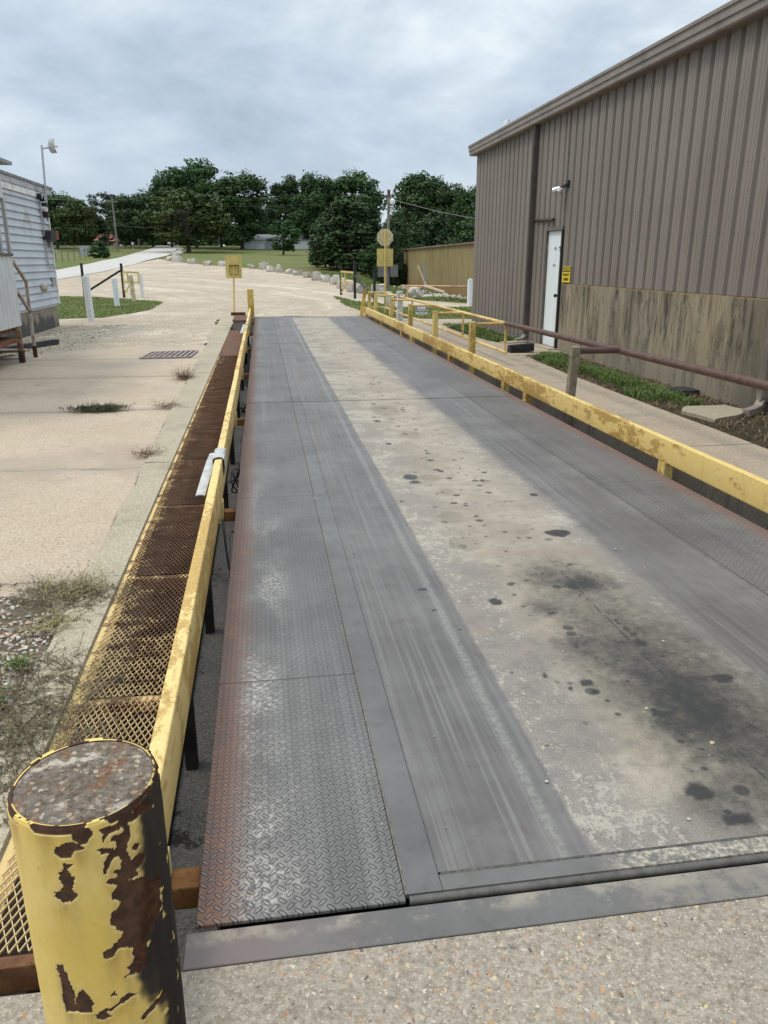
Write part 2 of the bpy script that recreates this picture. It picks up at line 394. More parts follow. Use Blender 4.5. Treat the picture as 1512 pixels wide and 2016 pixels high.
c = m.mix(m.m_('MULTIPLY', m.m_('GREATER_THAN', sp2.outputs[1], .72), m.step(d2, .45, .3)), c, m.ramp(sp2.outputs[0], [(0, (.16, .11, .08)), (.5, (.40, .33, .23)), (1, (.50, .45, .35))]))
c = m.mix(m.m_('MULTIPLY', m.step(m.noise(4, 6, .7, off=(3, 3, 3)), .66, .7), .8), c, (.10, .10, .105))
m.color(c); m.bump(fine, .4, .003); m.bump(k, .35, .003)
APRON = m.m
sheet('apron', [(-.955, -8), (9, -8), (9, 1.456), (-.24, 1.456), (-.55, 1.45), (-.806, 1.456), (-.806, -2)], -.006, APRON, thick=.3)
m, c, big, mid, fine = concrete('sidewalk_concrete', (.39, .30, .195), (.46, .365, .25), agg=.7, aggscale=45, dark=.35)
x, y, z = m.xyz()
for yy in (6.35, 10.2, 13.4, 17.5, 20.6):
    jl_ = m.m_('ABSOLUTE', m.m_('ADD', m.m_('SUBTRACT', y, yy), m.m_('MULTIPLY', m.m_('SUBTRACT', m.noise(2, 5, .6, off=(yy, 0, 0)), .5), .06)))
    c = m.mix(m.m_('MULTIPLY', m.step(jl_, .016, .005), .8), c, (.07, .06, .05))
c = m.mix(m.m_('MULTIPLY', m.step(m.noise(1.1, 6, .7, off=(2, 4, 4)), .56, .7), .5), c, (.21, .175, .13))
m.color(c); m.bump(fine, .5, .004); m.bump(mid, .3, .01)
SIDEW = m.m
sw = [(3.345, 1.46), (4.45, 1.46), (4.42, 6), (4.44, 9), (4.5, 12), (4.62, 13.5), (5.47, 13.62), (5.47, 15.45), (4.78, 15.7), (4.6, 17.5), (4.62, 19.6), (5.4, 20.6), (7.4, 20.9), (7.6, 22.2), (5, 22.5), (4.1, 22.9), (3.7, 23.6), (3.345, 24.1)]
sheet('sidewalk', jitter(sw, .12, .018, 8), -.002, SIDEW, thick=.15)
m = MT('mulch', .95, .1)
c = m.mix(m.step(m.noise(4, 7, .75), .35, .65), (.075, .06, .045), (.21, .155, .10)); c = m.mix(m.m_('MULTIPLY', m.step(m.noise(2, 5, .6, off=(1, 6, 2)), .5, .65), .7), c, (.10, .105, .045))
c = m.mix(m.step(m.noise(45, 5, .8), .35, .75), m.mix(.6, c, (.012, .01, .008)), c); m.color(c); m.bump(m.noise(30, 6, .8), 1., .04)
MULCH = m.m
sheet('soil_strip', jitter([(4.34, 1), (4.34, 13.3), (4.5, 16), (4.5, 21), (5.56, 20.6), (5.56, 1)], .15, .05, 12), -.02, MULCH)

# pit
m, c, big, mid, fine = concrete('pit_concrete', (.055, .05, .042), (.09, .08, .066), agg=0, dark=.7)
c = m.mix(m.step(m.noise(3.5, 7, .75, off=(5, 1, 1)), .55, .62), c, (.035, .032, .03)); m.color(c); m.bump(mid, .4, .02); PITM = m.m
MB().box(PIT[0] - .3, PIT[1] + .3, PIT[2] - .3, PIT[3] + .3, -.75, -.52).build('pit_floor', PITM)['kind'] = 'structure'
m = MT('under_grate_shade', .9, .1); m.color(m.mix(m.step(m.noise(6, 7, .7), .35, .65), (.012, .010, .008), (.035, .028, .02))); MB().box(PIT[0], -.445, PIT[2], PIT[3], -.519, -.50).build('under_grate_shade', m.m)['kind'] = 'structure'  # near-black sheet standing in for the shade below the walkway grating
m, c, big, mid, fine = concrete('pit_wall_concrete', (.30, .24, .165), (.38, .31, .22), agg=0, dark=.5)
c = m.mix(m.m_('MULTIPLY', m.step(m.noise(4, 6, .7, st=(1, 1, .15)), .5, .7), .6), c, (.07, .06, .045)); m.color(c); m.bump(mid, .4, .01); PWALL = m.m
for x0, x1, y0, y1, zt in ((PIT[0] - .15, PIT[0] - .002, PIT[2] - .05, PIT[3], -.005), (PIT[1] + .002, PIT[1] + .15, PIT[2], PIT[3], -.16), (PIT[0], PIT[1], PIT[3], PIT[3] + .2, -.03), (PIT[0], PIT[1], PIT[2] - .2, PIT[2] - .006, -.31)):
    MB().box(x0, x1, y0, y1, -.52, zt).build('pit_wall', PWALL)['kind'] = 'structure'
MB().box(PIT[1] - .012, PIT[1] + .003, PIT[2], 24.1, -.52, -.004).build('pit_wall', PWALL)['kind'] = 'structure'

# ------------------------------------------------------------------ truck scale
def lug(m, s=.0295):
    """raised lozenges at +-45 degrees, each pointing at the flank of its neighbours"""
    x, y, z = m.xyz()
    px = m.m_('DIVIDE', m.m_('ADD', x, y), s * 1.41421); py = m.m_('DIVIDE', m.m_('SUBTRACT', y, x), s * 1.41421)
    fx, fy = m.m_('SUBTRACT', m.m_('FRACT', px), .5), m.m_('SUBTRACT', m.m_('FRACT', py), .5)
    par = m.m_('PINGPONG', m.m_('ADD', m.m_('FLOOR', px), m.m_('FLOOR', py)), 1.)
    df = m.m_('MULTIPLY', m.m_('SUBTRACT', fy, fx), par)
    u, v = m.m_('ADD', fx, df), m.m_('SUBTRACT', fy, df)
    dd = m.m_('ADD', m.m_('POWER', m.m_('ABSOLUTE', m.m_('DIVIDE', u, .56)), 2.), m.m_('ABSOLUTE', m.m_('POWER', m.m_('ABSOLUTE', m.m_('DIVIDE', v, .19)), 1.6)))
    return m.step(dd, 1.05, .45), m.m_('MULTIPLY', m.step(dd, .75, 1.0), m.step(dd, 1.9, 1.15))
def steel_base(m):
    a = m.noise(1.3, 7, .65); b = m.noise(11, 6, .7, off=(2, 2, 2)); f = m.noise(120, 3, .6)
    c = m.mix(m.step(a, .35, .65), (.104, .095, .089), (.152, .141, .132))
    c = m.mix(m.m_('MULTIPLY', m.step(b, .5, .75), .4), c, (.055, .048, .044))
    s1 = m.m_('MULTIPLY_ADD', m.noise(1., 6, .7, st=(70, .5, 1)), .6, m.m_('MULTIPLY', m.noise(1., 5, .65, st=(26, .3, 1), off=(2, 7, 0)), .4)); s2 = m.noise(1., 4, .6, st=(16, .25, 1), off=(9, 1, 0))
    return c, a, b, f, s1, s2
def tread_mat(name, rust_x, inner, sgn):
    m = MT(name, .5, .36)
    c, a, b, f, s1, s2 = steel_base(m)
    x, y, z = m.xyz(); L, rim = lug(m)
    e = m.m_('MULTIPLY', m.m_('SUBTRACT', x, rust_x), sgn)      # distance from the outer edge
    e2 = m.m_('ADD', e, m.m_('MULTIPLY', m.m_('SUBTRACT', a, .5), .14))
    c = m.mix(m.m_('MULTIPLY', m.step(s2, .5, .72), .45), c, (.21, .20, .185))
    chalk = m.m_('MULTIPLY', m.m_('MULTIPLY', m.step(m.noise(2.2, 5, .65, st=(1.3, .7, 1), off=(4, 4, 1)), .42, .62), m.step(e, .04, .13)), m.step(e, .36, .18))
    chalk = m.m_('MULTIPLY', chalk, m.m_('MULTIPLY_ADD', m.step(y, 6.5, 3.5), .6, .22)); ck = m.m_('MULTIPLY', chalk, m.step(m.noise(55, 4, .75), .38, .62))
    c = m.mix(m.m_('MULTIPLY', ck, .9 if sgn > 0 else .12), c, (.50, .47, .42))
    rk = m.m_('MULTIPLY', m.step(e2, .16, .03), m.m_('MULTIPLY_ADD', m.step(b, .3, .6), .4, .6))
    c = m.mix(rk, c, m.mix(m.step(b, .4, .7), (.155, .085, .063), (.21, .118, .085)))
    c = m.mix(m.m_('MULTIPLY', m.m_('MULTIPLY', m.step(b, .7, .74), m.step(e, .3, .1)), .8), c, (.36, .19, .07))
    c = m.mix(m.m_('MULTIPLY', rim, .55), c, (.035, .032, .03))
    c = m.mix(m.m_('MULTIPLY', L, .55), c, m.mix(.5, c, (.26, .25, .245)))
    for yy in (2.76, 5.3, 7.1, 11.5, 13.8, 18.6, 21.0):
        c = m.mix(m.m_('MULTIPLY', m.step(m.m_('ABSOLUTE', m.m_('SUBTRACT', y, yy)), .006, .003), .8), c, (.05, .045, .04))
    # black flecks
    m.color(c)
    m.rough(m.m_('MULTIPLY_ADD', rk, .3, m.m_('MULTIPLY_ADD', L, -.16, .56)))
    m.bump(f, .12, .001); m.bump(L, 1., .006)
    return m.m
TREAD_L = tread_mat('tread_steel_left', -.24, .3, 1.)
TREAD_R = tread_mat('tread_steel_right', 3.05, 2.45, -1.)
def smooth_mat(name, tint=(1, 1, 1)):
    m = MT(name, .45, .32)
    c, a, b, f, s1, s2 = steel_base(m)
    c = m.mix(m.m_('MULTIPLY', m.step(s1, .52, .72), .5), c, (.20, .20, .20))
    c = m.mix(1., c, tint, 'MULTIPLY'); m.color(c); m.rough(m.m_('MULTIPLY_ADD', b, .25, .40)); m.bump(f, .12, .001); return m.m
STRIP = smooth_mat('strip_steel', (.97, 1.0, 1.01))
# centre plate: two polished wheel paths and a dirt-caked middle
m = MT('deck_plate', .5, .32)
c, a, b, f, s1, s2 = steel_base(m)
x, y, z = m.xyz()
wob = m.m_('MULTIPLY', m.m_('SUBTRACT', m.noise(1.6, 6, .65, st=(1, .5, 1), off=(3, 3, 3)), .5), .3)
wobf = m.m_('MULTIPLY', m.m_('SUBTRACT', m.noise(14, 5, .7, off=(6, 3, 3)), .5), .09)
c = m.mix(m.m_('MULTIPLY', m.step(s1, .50, .62), .42), c, (.25, .235, .215)); c = m.mix(m.m_('MULTIPLY', m.step(s1, .47, .38), .32), c, (.05, .045, .042))
c = m.mix(m.m_('MULTIPLY', m.step(s2, .5, .72), .45), c, (.20, .195, .185))
c = m.mix(m.m_('MULTIPLY', m.m_('MULTIPLY', m.step(s2, .35, .5), m.step(b, .4, .7)), .25), c, (.13, .10, .09))
lft = m.step(m.m_('ADD', m.m_('ADD', x, m.m_('MULTIPLY', wob, .12)), m.m_('MULTIPLY', wobf, .5)), .845, .875)
rgt = m.step(m.m_('ADD', m.m_('ADD', x, m.m_('MULTIPLY', wob, .35)), wobf), 1.98, 1.84)
mid = m.m_('MULTIPLY', lft, rgt)
k1 = m.noise(2.3, 8, .7, off=(1, 1, 8)); k2 = m.noise(9, 7, .72, off=(4, 2, 8)); k3 = m.noise(45, 6, .75, off=(7, 2, 8)); kf = m.noise(140, 4, .7)
d_ = m.mix(m.step(k1, .35, .65), (.285, .236, .178), (.375, .322, .246))
d_ = m.mix(m.m_('MULTIPLY', m.step(k2, .48, .66), .75), d_, (.19, .175, .15))
edge = m.m_('MAXIMUM', m.m_('MAXIMUM', m.step(m.m_('ADD', x, m.m_('MULTIPLY', m.m_('SUBTRACT', k1, .5), .8)), 1.28, .98), m.step(x, 1.66, 1.88)), m.step(y, 2.0, 1.7))
k4 = m.noise(24, 7, .75, st=(1, .55, 1), off=(7, 5, 8)); flk = m.m_('MULTIPLY', m.step(m.m_('ADD', m.m_('MULTIPLY_ADD', k3, .45, m.m_('MULTIPLY', k4, .55)), m.m_('MULTIPLY', m.m_('SUBTRACT', k1, .5), .6)), .5, .57), m.m_('MULTIPLY_ADD', edge, .8, .1))
d_ = m.mix(m.m_('MULTIPLY', edge, m.m_('MULTIPLY_ADD', m.step(y, 5., 2.5), .35, .4)), d_, m.mix(m.step(k2, .4, .6), (.125, .112, .112), (.20, .175, .16)))
d_ = m.mix(m.m_('MULTIPLY', flk, .6), d_, (.48, .44, .355))
d_ = m.mix(m.m_('MULTIPLY', m.step(m.noise(1.7, 6, .7, off=(3, 9, 1)), .6, .72), .4), d_, (.29, .165, .12))
d_ = m.mix(m.step(kf, .25, .75), m.mix(.22, d_, (.03, .03, .025)), m.mix(.1, d_, (.9, .85, .75)))
oil = m.attr('oil').outputs['Fac']; wet = m.attr('wet').outputs['Fac']
d_ = m.mix(m.m_('MULTIPLY', wet, .62), d_, m.mix(m.step(k2, .35, .65), (.10, .085, .06), (.17, .145, .10)))
# small droplets
for sc, th, am in ((9, .80, .30), (21, .90, .33)):
    dd, cc = m.vor(sc, v=m.pos()); sp = m.N('ShaderNodeSeparateColor'); m.set(sp.inputs[0], cc)
    band = m.step(m.m_('ABSOLUTE', m.m_('SUBTRACT', x, 1.38)), .42, .15)
    kk = m.m_('MULTIPLY', m.m_('MULTIPLY', m.m_('GREATER_THAN', sp.outputs[0], th), m.step(dd, m.v if False else am, am * .6)), band)
    d_ = m.mix(m.m_('MULTIPLY', kk, .8), d_, (.045, .042, .04))
ob_ = m.m_('ADD', oil, m.m_('MULTIPLY', m.m_('MULTIPLY', m.m_('SUBTRACT', m.m_('MULTIPLY_ADD', k3, .5, m.m_('MULTIPLY', k2, .5)), .5), m.step(oil, .0, .4)), 1.5))
d_ = m.mix(m.m_('MULTIPLY', m.step(ob_, .04, 1.), .93), d_, (.022, .021, .021))
# drip lines running with the traffic
dl = m.m_('ABSOLUTE', m.m_('SUBTRACT', m.m_('ADD', x, m.m_('MULTIPLY', m.m_('SUBTRACT', m.noise(.7, 3, .5), .5), .05)), 1.54))
d_ = m.mix(m.m_('MULTIPLY', m.m_('MULTIPLY', m.step(dl, .006, .002), m.step(m.noise(9, 5, .7, st=(.2, 1, 1)), .42, .5)), m.m_('MULTIPLY', m.step(y, 4.2, 3.4), .85)), d_, (.03, .03, .03))
c = m.mix(mid, c, d_)
# pale wear line beside the left wheel path
wl = m.m_('ABSOLUTE', m.m_('SUBTRACT', m.m_('ADD', x, m.m_('MULTIPLY', wob, .14)), .775))
c = m.mix(m.m_('MULTIPLY', m.m_('MULTIPLY', m.step(wl, .03, .005), m.step(k3, .35, .6)), .5), c, (.30, .29, .26))
ol = m.m_('MULTIPLY', m.m_('SUBTRACT', 1., mid), m.m_('MULTIPLY', m.step(oil, .3, .8), .9)); c = m.mix(ol, c, (.02, .02, .02))
m.color(c)
m.rough(m.m_('SUBTRACT', m.m_('MULTIPLY_ADD', mid, .32, .56), m.m_('MULTIPLY', oil, .5)))
m.bump(kf, .2, .002); m.bump(m.m_('MULTIPLY', flk, mid), .5, .003)
PLATE = m.m
SEAM = simple('weld_dirt', (.27, .23, .17), .9, .35, 40, .5, dirt=(.1, .09, .08))
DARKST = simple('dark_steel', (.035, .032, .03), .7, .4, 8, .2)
RUST = rusty('rust_steel'); RUSTO = rusty('rust_orange', (.20, .09, .035), (.29, .14, .05)); RUSTY_Y = rusty('rust_yellow', (.13, .06, .03), (.24, .12, .055), yel=.8)

sp_oil = [(1.744, 4.274, .088, .072), (1.069, 3.353, .036, .042), (1.507, 3.477, .027, .03), (1.577, 2.839, .025, .032), (1.599, 2.411, .024, .019), (1.526, 2.248, .032, .031), (1.766, 2.508, .049, .033), (1.209, 2.553, .026, .027), (1.062, 2.632, .016, .016), (1.401, 2.301, .038, .023), (1.563, 2.249, .019, .015), (1.6, 2.177, .018, .012), (1.541, 2.478, .028, .022), (1.524, 2.324, .021, .026), (1.074, 2.493, .009, .01), (1.574, 2.975, .015, .016), (1.59, 2.927, .016, .017), (1.288, 2.855, .015, .016), (1.299, 3.188, .021, .015), (1.516, 3.364, .014, .014), (1.622, 3.767, .017, .014), (1.31, 3.581, .015, .013), (1.507, 2.407, .016, .011), (1.217, 2.482, .02, .017), (1.126, 2.518, .013, .014), (1.628, 2.294, .023, .018),
  (1.077, 5.689, .063, .079), (1.084, 5.541, .041, .042), (1.091, 6.843, .032, .047), (1.137, 7.909, .041, .062), (1.136, 8.124, .027, .043), (.903, 5.069, .017, .022), (1.566, 5.184, .025, .024), (1.252, 4.969, .029, .027), (1.331, 4.67, .017, .02), (1.369, 5.61, .021, .022), (1.682, 5.737, .027, .023), (1.461, 7.431, .023, .037), (1.296, 1.871, .04, .039), (1.344, 1.734, .046, .029), (.745, 3.552, .032, .021), (.721, 3.459, .01, .014), (.822, 3.083, .012, .012), (.75, 3.301, .014, .012)]
sp_big = [(1.618, 3.501, .15, .13, .75), (1.46, 3.62, .22, .18, .5), (1.546, 2.446, .17, .16, .7), (1.533, 2.26, .15, .14, .7), (1.54, 3.15, .36, .85, .42), (1.6, 2.45, .40, .7, .58), (1.6, 1.95, .34, .4, .38), (1.42, 2.75, .2, .3, .25), (1.432, 2.209, .09, .06, .5), (1.29, 3.247, .11, .10, .55), (1.292, 2.864, .10, .09, .5), (1.31, 1.8, .12, .12, .45), (1.6, 2.0, .22, .25, .3)]
sp_wet = [(1.16, 4.668, .10, .13), (1.125, 4.173, .11, .13), (1.224, 5.649, .09, .10), (1.267, 5.24, .06, .09), (1.321, 8.499, .17, .35), (1.234, 1.816, .06, .05), (1.536, 4.325, .05, .045), (1.35, 7.2, .12, .2)]
sp_wet = [(a, b, c, d, .6) for a, b, c, d in sp_wet]
sp_soak = [(1.50, 3.45, .36, .55, .75), (1.56, 2.75, .38, .7, .8), (1.62, 2.2, .46, .6, .95), (1.62, 1.75, .36, .25, .6), (1.35, 4.4, .25, .5, .4), (1.3, 6.0, .2, .6, .25)]
random.seed(3)
for _ in range(60):
    yy = random.uniform(5, 23.5); s = random.uniform(.012, .035)
    sp_oil.append((1.4 + random.gauss(0, .22), yy, s, s * random.uniform(1, 1.5)))
sp_oil += [(1.45, 23.6, .5, .12), (1.1, 23.7, .3, .1)]
def blob(x, y, cx, cy, a, b, soft):
    q = math.hypot((x - cx) / a, (y - cy) / b)
    q += .22 * mnoise.noise(Vector((x * 22, y * 22, cx * 3))) + .1 * mnoise.noise(Vector((x * 70, y * 70, cy)))
    return 1 - sstep(.75 if not soft else 0., 1.15 if not soft else 1.6, q)
def deck_plate_mesh(y0, y1, dx, dy):
    x0, x1 = .405, 2.447
    nx, ny = int((x1 - x0) / dx), int((y1 - y0) / dy)
    xs = [x0 + (x1 - x0) * i / nx for i in range(nx + 1)]; ys = [y0 + (y1 - y0) * j / ny for j in range(ny + 1)]
    vs, oil, wet = [], np.zeros((ny + 1) * (nx + 1)), np.zeros((ny + 1) * (nx + 1))
    for y in ys:
        for x in xs: vs.append((x, y, 0.))
    def stamp(arr, L, soft, mode):
        for t in L:
            cx, cy, a, b = t[:4]; amt = t[4] if len(t) > 4 else 1.
            ex = 1.7
            for j, y in enumerate(ys):
                if abs(y - cy) > b * ex: continue
                for i, x in enumerate(xs):
                    if abs(x - cx) > a * ex: continue
                    q = blob(x, y, cx, cy, a, b, soft) * amt; id_ = j * (nx + 1) + i
                    arr[id_] = max(arr[id_], q) if mode else 1 - (1 - arr[id_]) * (1 - q)
    stamp(oil, sp_oil, False, 1); stamp(oil, sp_big, True, 0); stamp(wet, sp_wet, False, 1); stamp(wet, sp_soak, True, 0)
    fs = [(j * (nx + 1) + i, j * (nx + 1) + i + 1, (j + 1) * (nx + 1) + i + 1, (j + 1) * (nx + 1) + i) for j in range(ny) for i in range(nx)]
    # rim skirt so the plate has thickness
    n0 = len(vs)
    ring = [0, nx, (ny + 1) * (nx + 1) - 1, ny * (nx + 1)]
    for q in ring: vs.append((vs[q][0], vs[q][1], -.02))
    for i in range(4): fs.append((ring[i], n0 + i, n0 + (i + 1) % 4, ring[(i + 1) % 4]))
    me = bpy.data.meshes.new('deck_plate'); me.from_pydata(vs, [], fs)
    for nm, A in (('oil', oil), ('wet', wet)):
        at = me.attributes.new(nm, 'FLOAT', 'POINT'); at.data.foreach_set('value', np.concatenate([A, np.zeros(4)]).astype(np.float32))
    return me
scale = thing('truck_scale', 'long truck weighing scale with worn steel deck and rusty tread plate edges', 'truck scale')
mods = [(1.665, 9.185, .016, .02), (9.215, 16.18, .03, .04), (16.20, 24.02, .04, .05)]
for k, (y0, y1, dx, dy) in enumerate(mods):
    o = link('deck_plate', deck_plate_mesh(y0, y1, dx, dy), PLATE, scale)
    MB().box(-.24, .300, (1.578 if k == 0 else y0), y1, -.010, .003, .002, 1).build('tread_plate', TREAD_L, scale)
    MB().box(2.453, 3.05, (1.578 if k == 0 else y0), y1, -.010, .003, .002, 1).build('tread_plate', TREAD_R, scale)
    MB().box(.302, .4035, (1.60 if k == 0 else y0), y1, -.012, .001).build('cover_strip', STRIP, scale)
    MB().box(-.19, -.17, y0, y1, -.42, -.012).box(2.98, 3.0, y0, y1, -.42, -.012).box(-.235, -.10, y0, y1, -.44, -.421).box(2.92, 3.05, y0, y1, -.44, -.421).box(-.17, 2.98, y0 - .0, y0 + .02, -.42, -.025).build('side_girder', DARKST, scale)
# weld beads: jagged caked lines
DSEAM = simple('seam_grime', (.10, .092, .082), .8, .4, 60, .3)
def weld(xc, y0, y1, w, seg=.012):
    mb = MB(); y = y0; prev = None; L = []; Rr = []
    while y < y1:
        n1 = mnoise.noise(Vector((xc, y * 40, 1))); n2 = mnoise.noise(Vector((xc, y * 55, 7)))
        L.append((xc - w * (.45 + .5 * abs(n1)), y, -.004)); Rr.append((xc + w * (.45 + .5 * abs(n2)), y, -.004)); y += seg
    n = len(L); C = [((a[0] + b[0]) / 2, a[1], .004 + .0015 * mnoise.noise(Vector((0, a[1] * 60, 3)))) for a, b in zip(L, Rr)]
    mb.add(L + C + Rr, [(i, i + 1, n + i + 1, n + i) for i in range(n - 1)] + [(n + i, n + i + 1, 2 * n + i + 1, 2 * n + i) for i in range(n - 1)])
    return mb
weld(.306, 1.60, 9.19, .0075).build('weld_bead', SEAM, scale, fix=False); weld(.306, 9.2, 24.0, .006, .03).build('weld_bead', DSEAM, scale, fix=False)
weld(2.45, 1.6, 24.0, .006, .03).build('weld_bead', DSEAM, scale, fix=False); weld(.4042, 1.67, 24.0, .0026, .02).build('weld_bead', DSEAM, scale, fix=False)
# end bar in front of the first plate
m = MT('end_bar_steel', .5, .4); c, a, b, f, s1, s2 = steel_base(m); x, y, z = m.xyz()
k = m.m_('MULTIPLY', m.step(m.m_('ADD', x, m.m_('MULTIPLY', m.m_('SUBTRACT', a, .5), .3)), .84, .98), m.step(m.noise(25, 7, .75), .38, .56))
c = m.mix(m.m_('MULTIPLY', k, m.step(x, 2.2, 1.6)), c, m.mix(m.step(m.noise(50, 5, .7), .4, .65), (.20, .175, .14), (.40, .36, .28))); m.color(c); m.bump(k, .3, .003); ENDBAR = m.m
MB().box(.405, 2.447, 1.600, 1.655, -.03, .0015, .003).build('end_bar', ENDBAR, scale)
mb = MB(); mb.tube([(.312, 1.590, -.012), (2.45, 1.590, -.012)], .0125, 12)
mb.build('end_rod', simple('rod_steel', (.10, .09, .08), .5, .3, 20, .1), scale, 40)
w2 = MB()
xx = .41; A = []; B = []
while xx < 2.44:
    A.append((xx, 1.6555 - .002 * abs(mnoise.noise(Vector((xx * 50, 0, 0)))), .0)); B.append((xx, 1.6645 + .003 * mnoise.noise(Vector((xx * 40, 3, 0))), .0)); xx += .015
n = len(A); C = [(a[0], (a[1] + b[1]) / 2, .0035) for a, b in zip(A, B)]
w2.add(A + C + B, [(i, i + 1, n + i + 1, n + i) for i in range(n - 1)] + [(n + i, n + i + 1, 2 * n + i + 1, 2 * n + i) for i in range(n - 1)])
w2.build('weld_bead', DSEAM, scale, fix=False)
# approach plate let into the apron
m = MT('approach_steel', .5, .4); c, a, b, f, s1, s2 = steel_base(m); x, y, z = m.xyz()
k = m.m_('MULTIPLY', m.step(m.m_('ADD', x, m.m_('MULTIPLY', m.m_('SUBTRACT', a, .5), .3)), .84, .95), m.step(m.noise(18, 7, .75), .35, .6))
c = m.mix(m.m_('MULTIPLY', k, .8), c, (.22, .195, .155)); c = m.mix(m.m_('MULTIPLY', m.step(m.m_('ADD', x, m.m_('MULTIPLY', m.m_('SUBTRACT', a, .5), .6)), .25, -.1), .75), c, (.155, .118, .105)); c = m.mix(m.m_('MULTIPLY', m.m_('MULTIPLY', m.step(m.noise(6, 7, .75, off=(1, 7, 3)), .46, .62), m.step(y, 1.50, 1.54)), .7), c, (.30, .265, .20))
c = m.mix(m.m_('MULTIPLY', m.step(m.noise(8, 6, .7, off=(2, 0, 0)), .58, .68), .5), c, (.27, .24, .19)); m.color(c); m.bump(f, .12, .001)
app = MB().box(-.262, 3.2, 1.458, 1.563, -.20, -.002, .002, 1).build('approach_plate', m.m); tag(app, 'flat steel edging strip set in the concrete before the scale deck', 'steel strip')
m2 = MB().box(-.24, 3.1, 24.03, 24.13, -.2, -.002).build('approach_plate', m.m); tag(m2, 'thin steel edging strip at the far end of the scale deck', 'steel strip')

# ------------------------------------------------------------------ walkway grating at the left
m = MT('grating_steel', .8, .2)
x, y, z = m.xyz()
k = m.noise(9, 7, .7)
c = m.mix(m.step(m.noise(5, 6, .7, off=(2, 2, 2)), .35, .65), (.11, .060, .036), (.19, .108, .066))
near = m.m_('ADD', m.m_('MULTIPLY', m.step(y, 4.2, 2.4), 1.05), m.m_('MULTIPLY', m.step(x, -.60, -.76), .35))
c = m.mix(m.step(m.m_('ADD', k, m.m_('MULTIPLY', near, .22)), .60, .72), c, (.52, .38, .20))
m.color(c); m.bump(m.noise(80, 4, .6), .4, .002); GRATE = m.m
m = MT('grating_frame', .85, .2)
x, y, z = m.xyz(); k = m.noise(7, 8, .75)
c = m.mix(m.step(m.noise(9, 6, .7, off=(2, 2, 2)), .35, .65), (.12, .058, .034), (.21, .11, .06))
c = m.mix(m.step(m.m_('ADD', k, m.m_('MULTIPLY', m.m_('ADD', m.step(y, 13, 2), m.m_('MULTIPLY', m.step(x, -.70, -.76), 1.2)), .09)), .60, .66), c, (.56, .41, .18))
m.color(c); m.bump(k, .4, .004); GFRAME = m.m
walk = thing('grating_walkway', 'rusty expanded metal grating walkway with worn yellow edge beside the scale', 'walkway')
YB = [1.55, 2.71, 3.94, 5.20, 6.50, 7.70, 8.98, 10.33, 11.75, 12.95, 14.1]
def mesh_panel(y0, y1):
    mb = MB(); w, l = .0225, .052; x0, x1 = -.775, -.40
    rows = max(2, int((y1 - y0) / (l / 2))); hl = (y1 - y0) / rows; cols = int((x1 - x0) / w); w = (x1 - x0) / cols
    for j in range(rows):
        for i in range(cols + 1):
            xa = x0 + i * w + (w / 2 if j % 2 else 0)
            for s in (-1, 1):
                xb = xa + s * w / 2
                if xa > x1 + .001 or xb > x1 + .001 or xb < x0 - .001: continue
                p, q = Vector((xa, y0 + j * hl, .004)), Vector((xb, y0 + (j + 1) * hl, .004 + .002 * s))
                d = (q - p).normalized(); a = d.cross(Vector((0, 0, 1))) * .00135; h = Vector((0, 0, .0028))
                vs = [p - a - h, p + a - h, p + a + h, p - a + h, q - a - h, q + a - h, q + a + h, q - a + h]
                mb.add(vs, [(0, 1, 5, 4), (1, 2, 6, 5), (2, 3, 7, 6), (3, 0, 4, 7)])
    return mb
for a, b in zip(YB, YB[1:]):
    mesh_panel(a + .012, b - .012).build('mesh_panel', GRATE, walk, fix=False)
for yb in YB[1:-1]:
    MB().box(-.74, -.395, yb - .022, yb + .022, -.05, -.006).build('cross_bar', GFRAME, walk)
MB().box(-.74, -.395, 1.515, 1.55, -.07, .010, .003).build('end_angle', RUST, walk)
mb = MB(); mb.box(-.800, -.738, 1.52, 14.1, -.012, -.002, .003).box(-.800, -.792, 1.52, 19.4, -.06, -.012).box(-.42, -.395, 1.55, 14.1, -.05, -.003)
mb.build('edge_frame', GFRAME, walk)
BROWNP = rusty('brown_plate', (.10, .055, .038), (.16, .085, .055))
for a, b in ((14.1, 15.4), (15.4, 16.8), (16.8, 18.2), (18.2, 19.5)):
    MB().box(-.80, -.395, a + .004, b - .004, -.012, .006, .003, 1).build('cover_plate', BROWNP, walk)
boxm = thing('junction_box', 'low grey steel box with a rusty lid at far end of the walkway', 'steel box', (-.55, 20.4, 0))
GREYST = simple('grey_steel', (.20, .19, .18), .6, .3, 8, .15, dirt=(.13, .08, .05), dirt_amt=.6)
MB().box(-.72, -.385, 19.5, 21.3, -.02, .215, .01).build('body', GREYST, boxm)
MB().box(-.735, -.375, 19.48, 21.32, .216, .236, .006).build('lid', BROWNP, boxm)
ch = MB().box(-.96, -.52, 24.75, 24.95, -.02, .10, .01); o = ch.build('rusty_channel', rusty('channel_rust', (.07, .035, .025), (.12, .06, .04)))
tag(o, 'short rusty steel channel lying at the foot of the yellow square sign', 'steel channel')

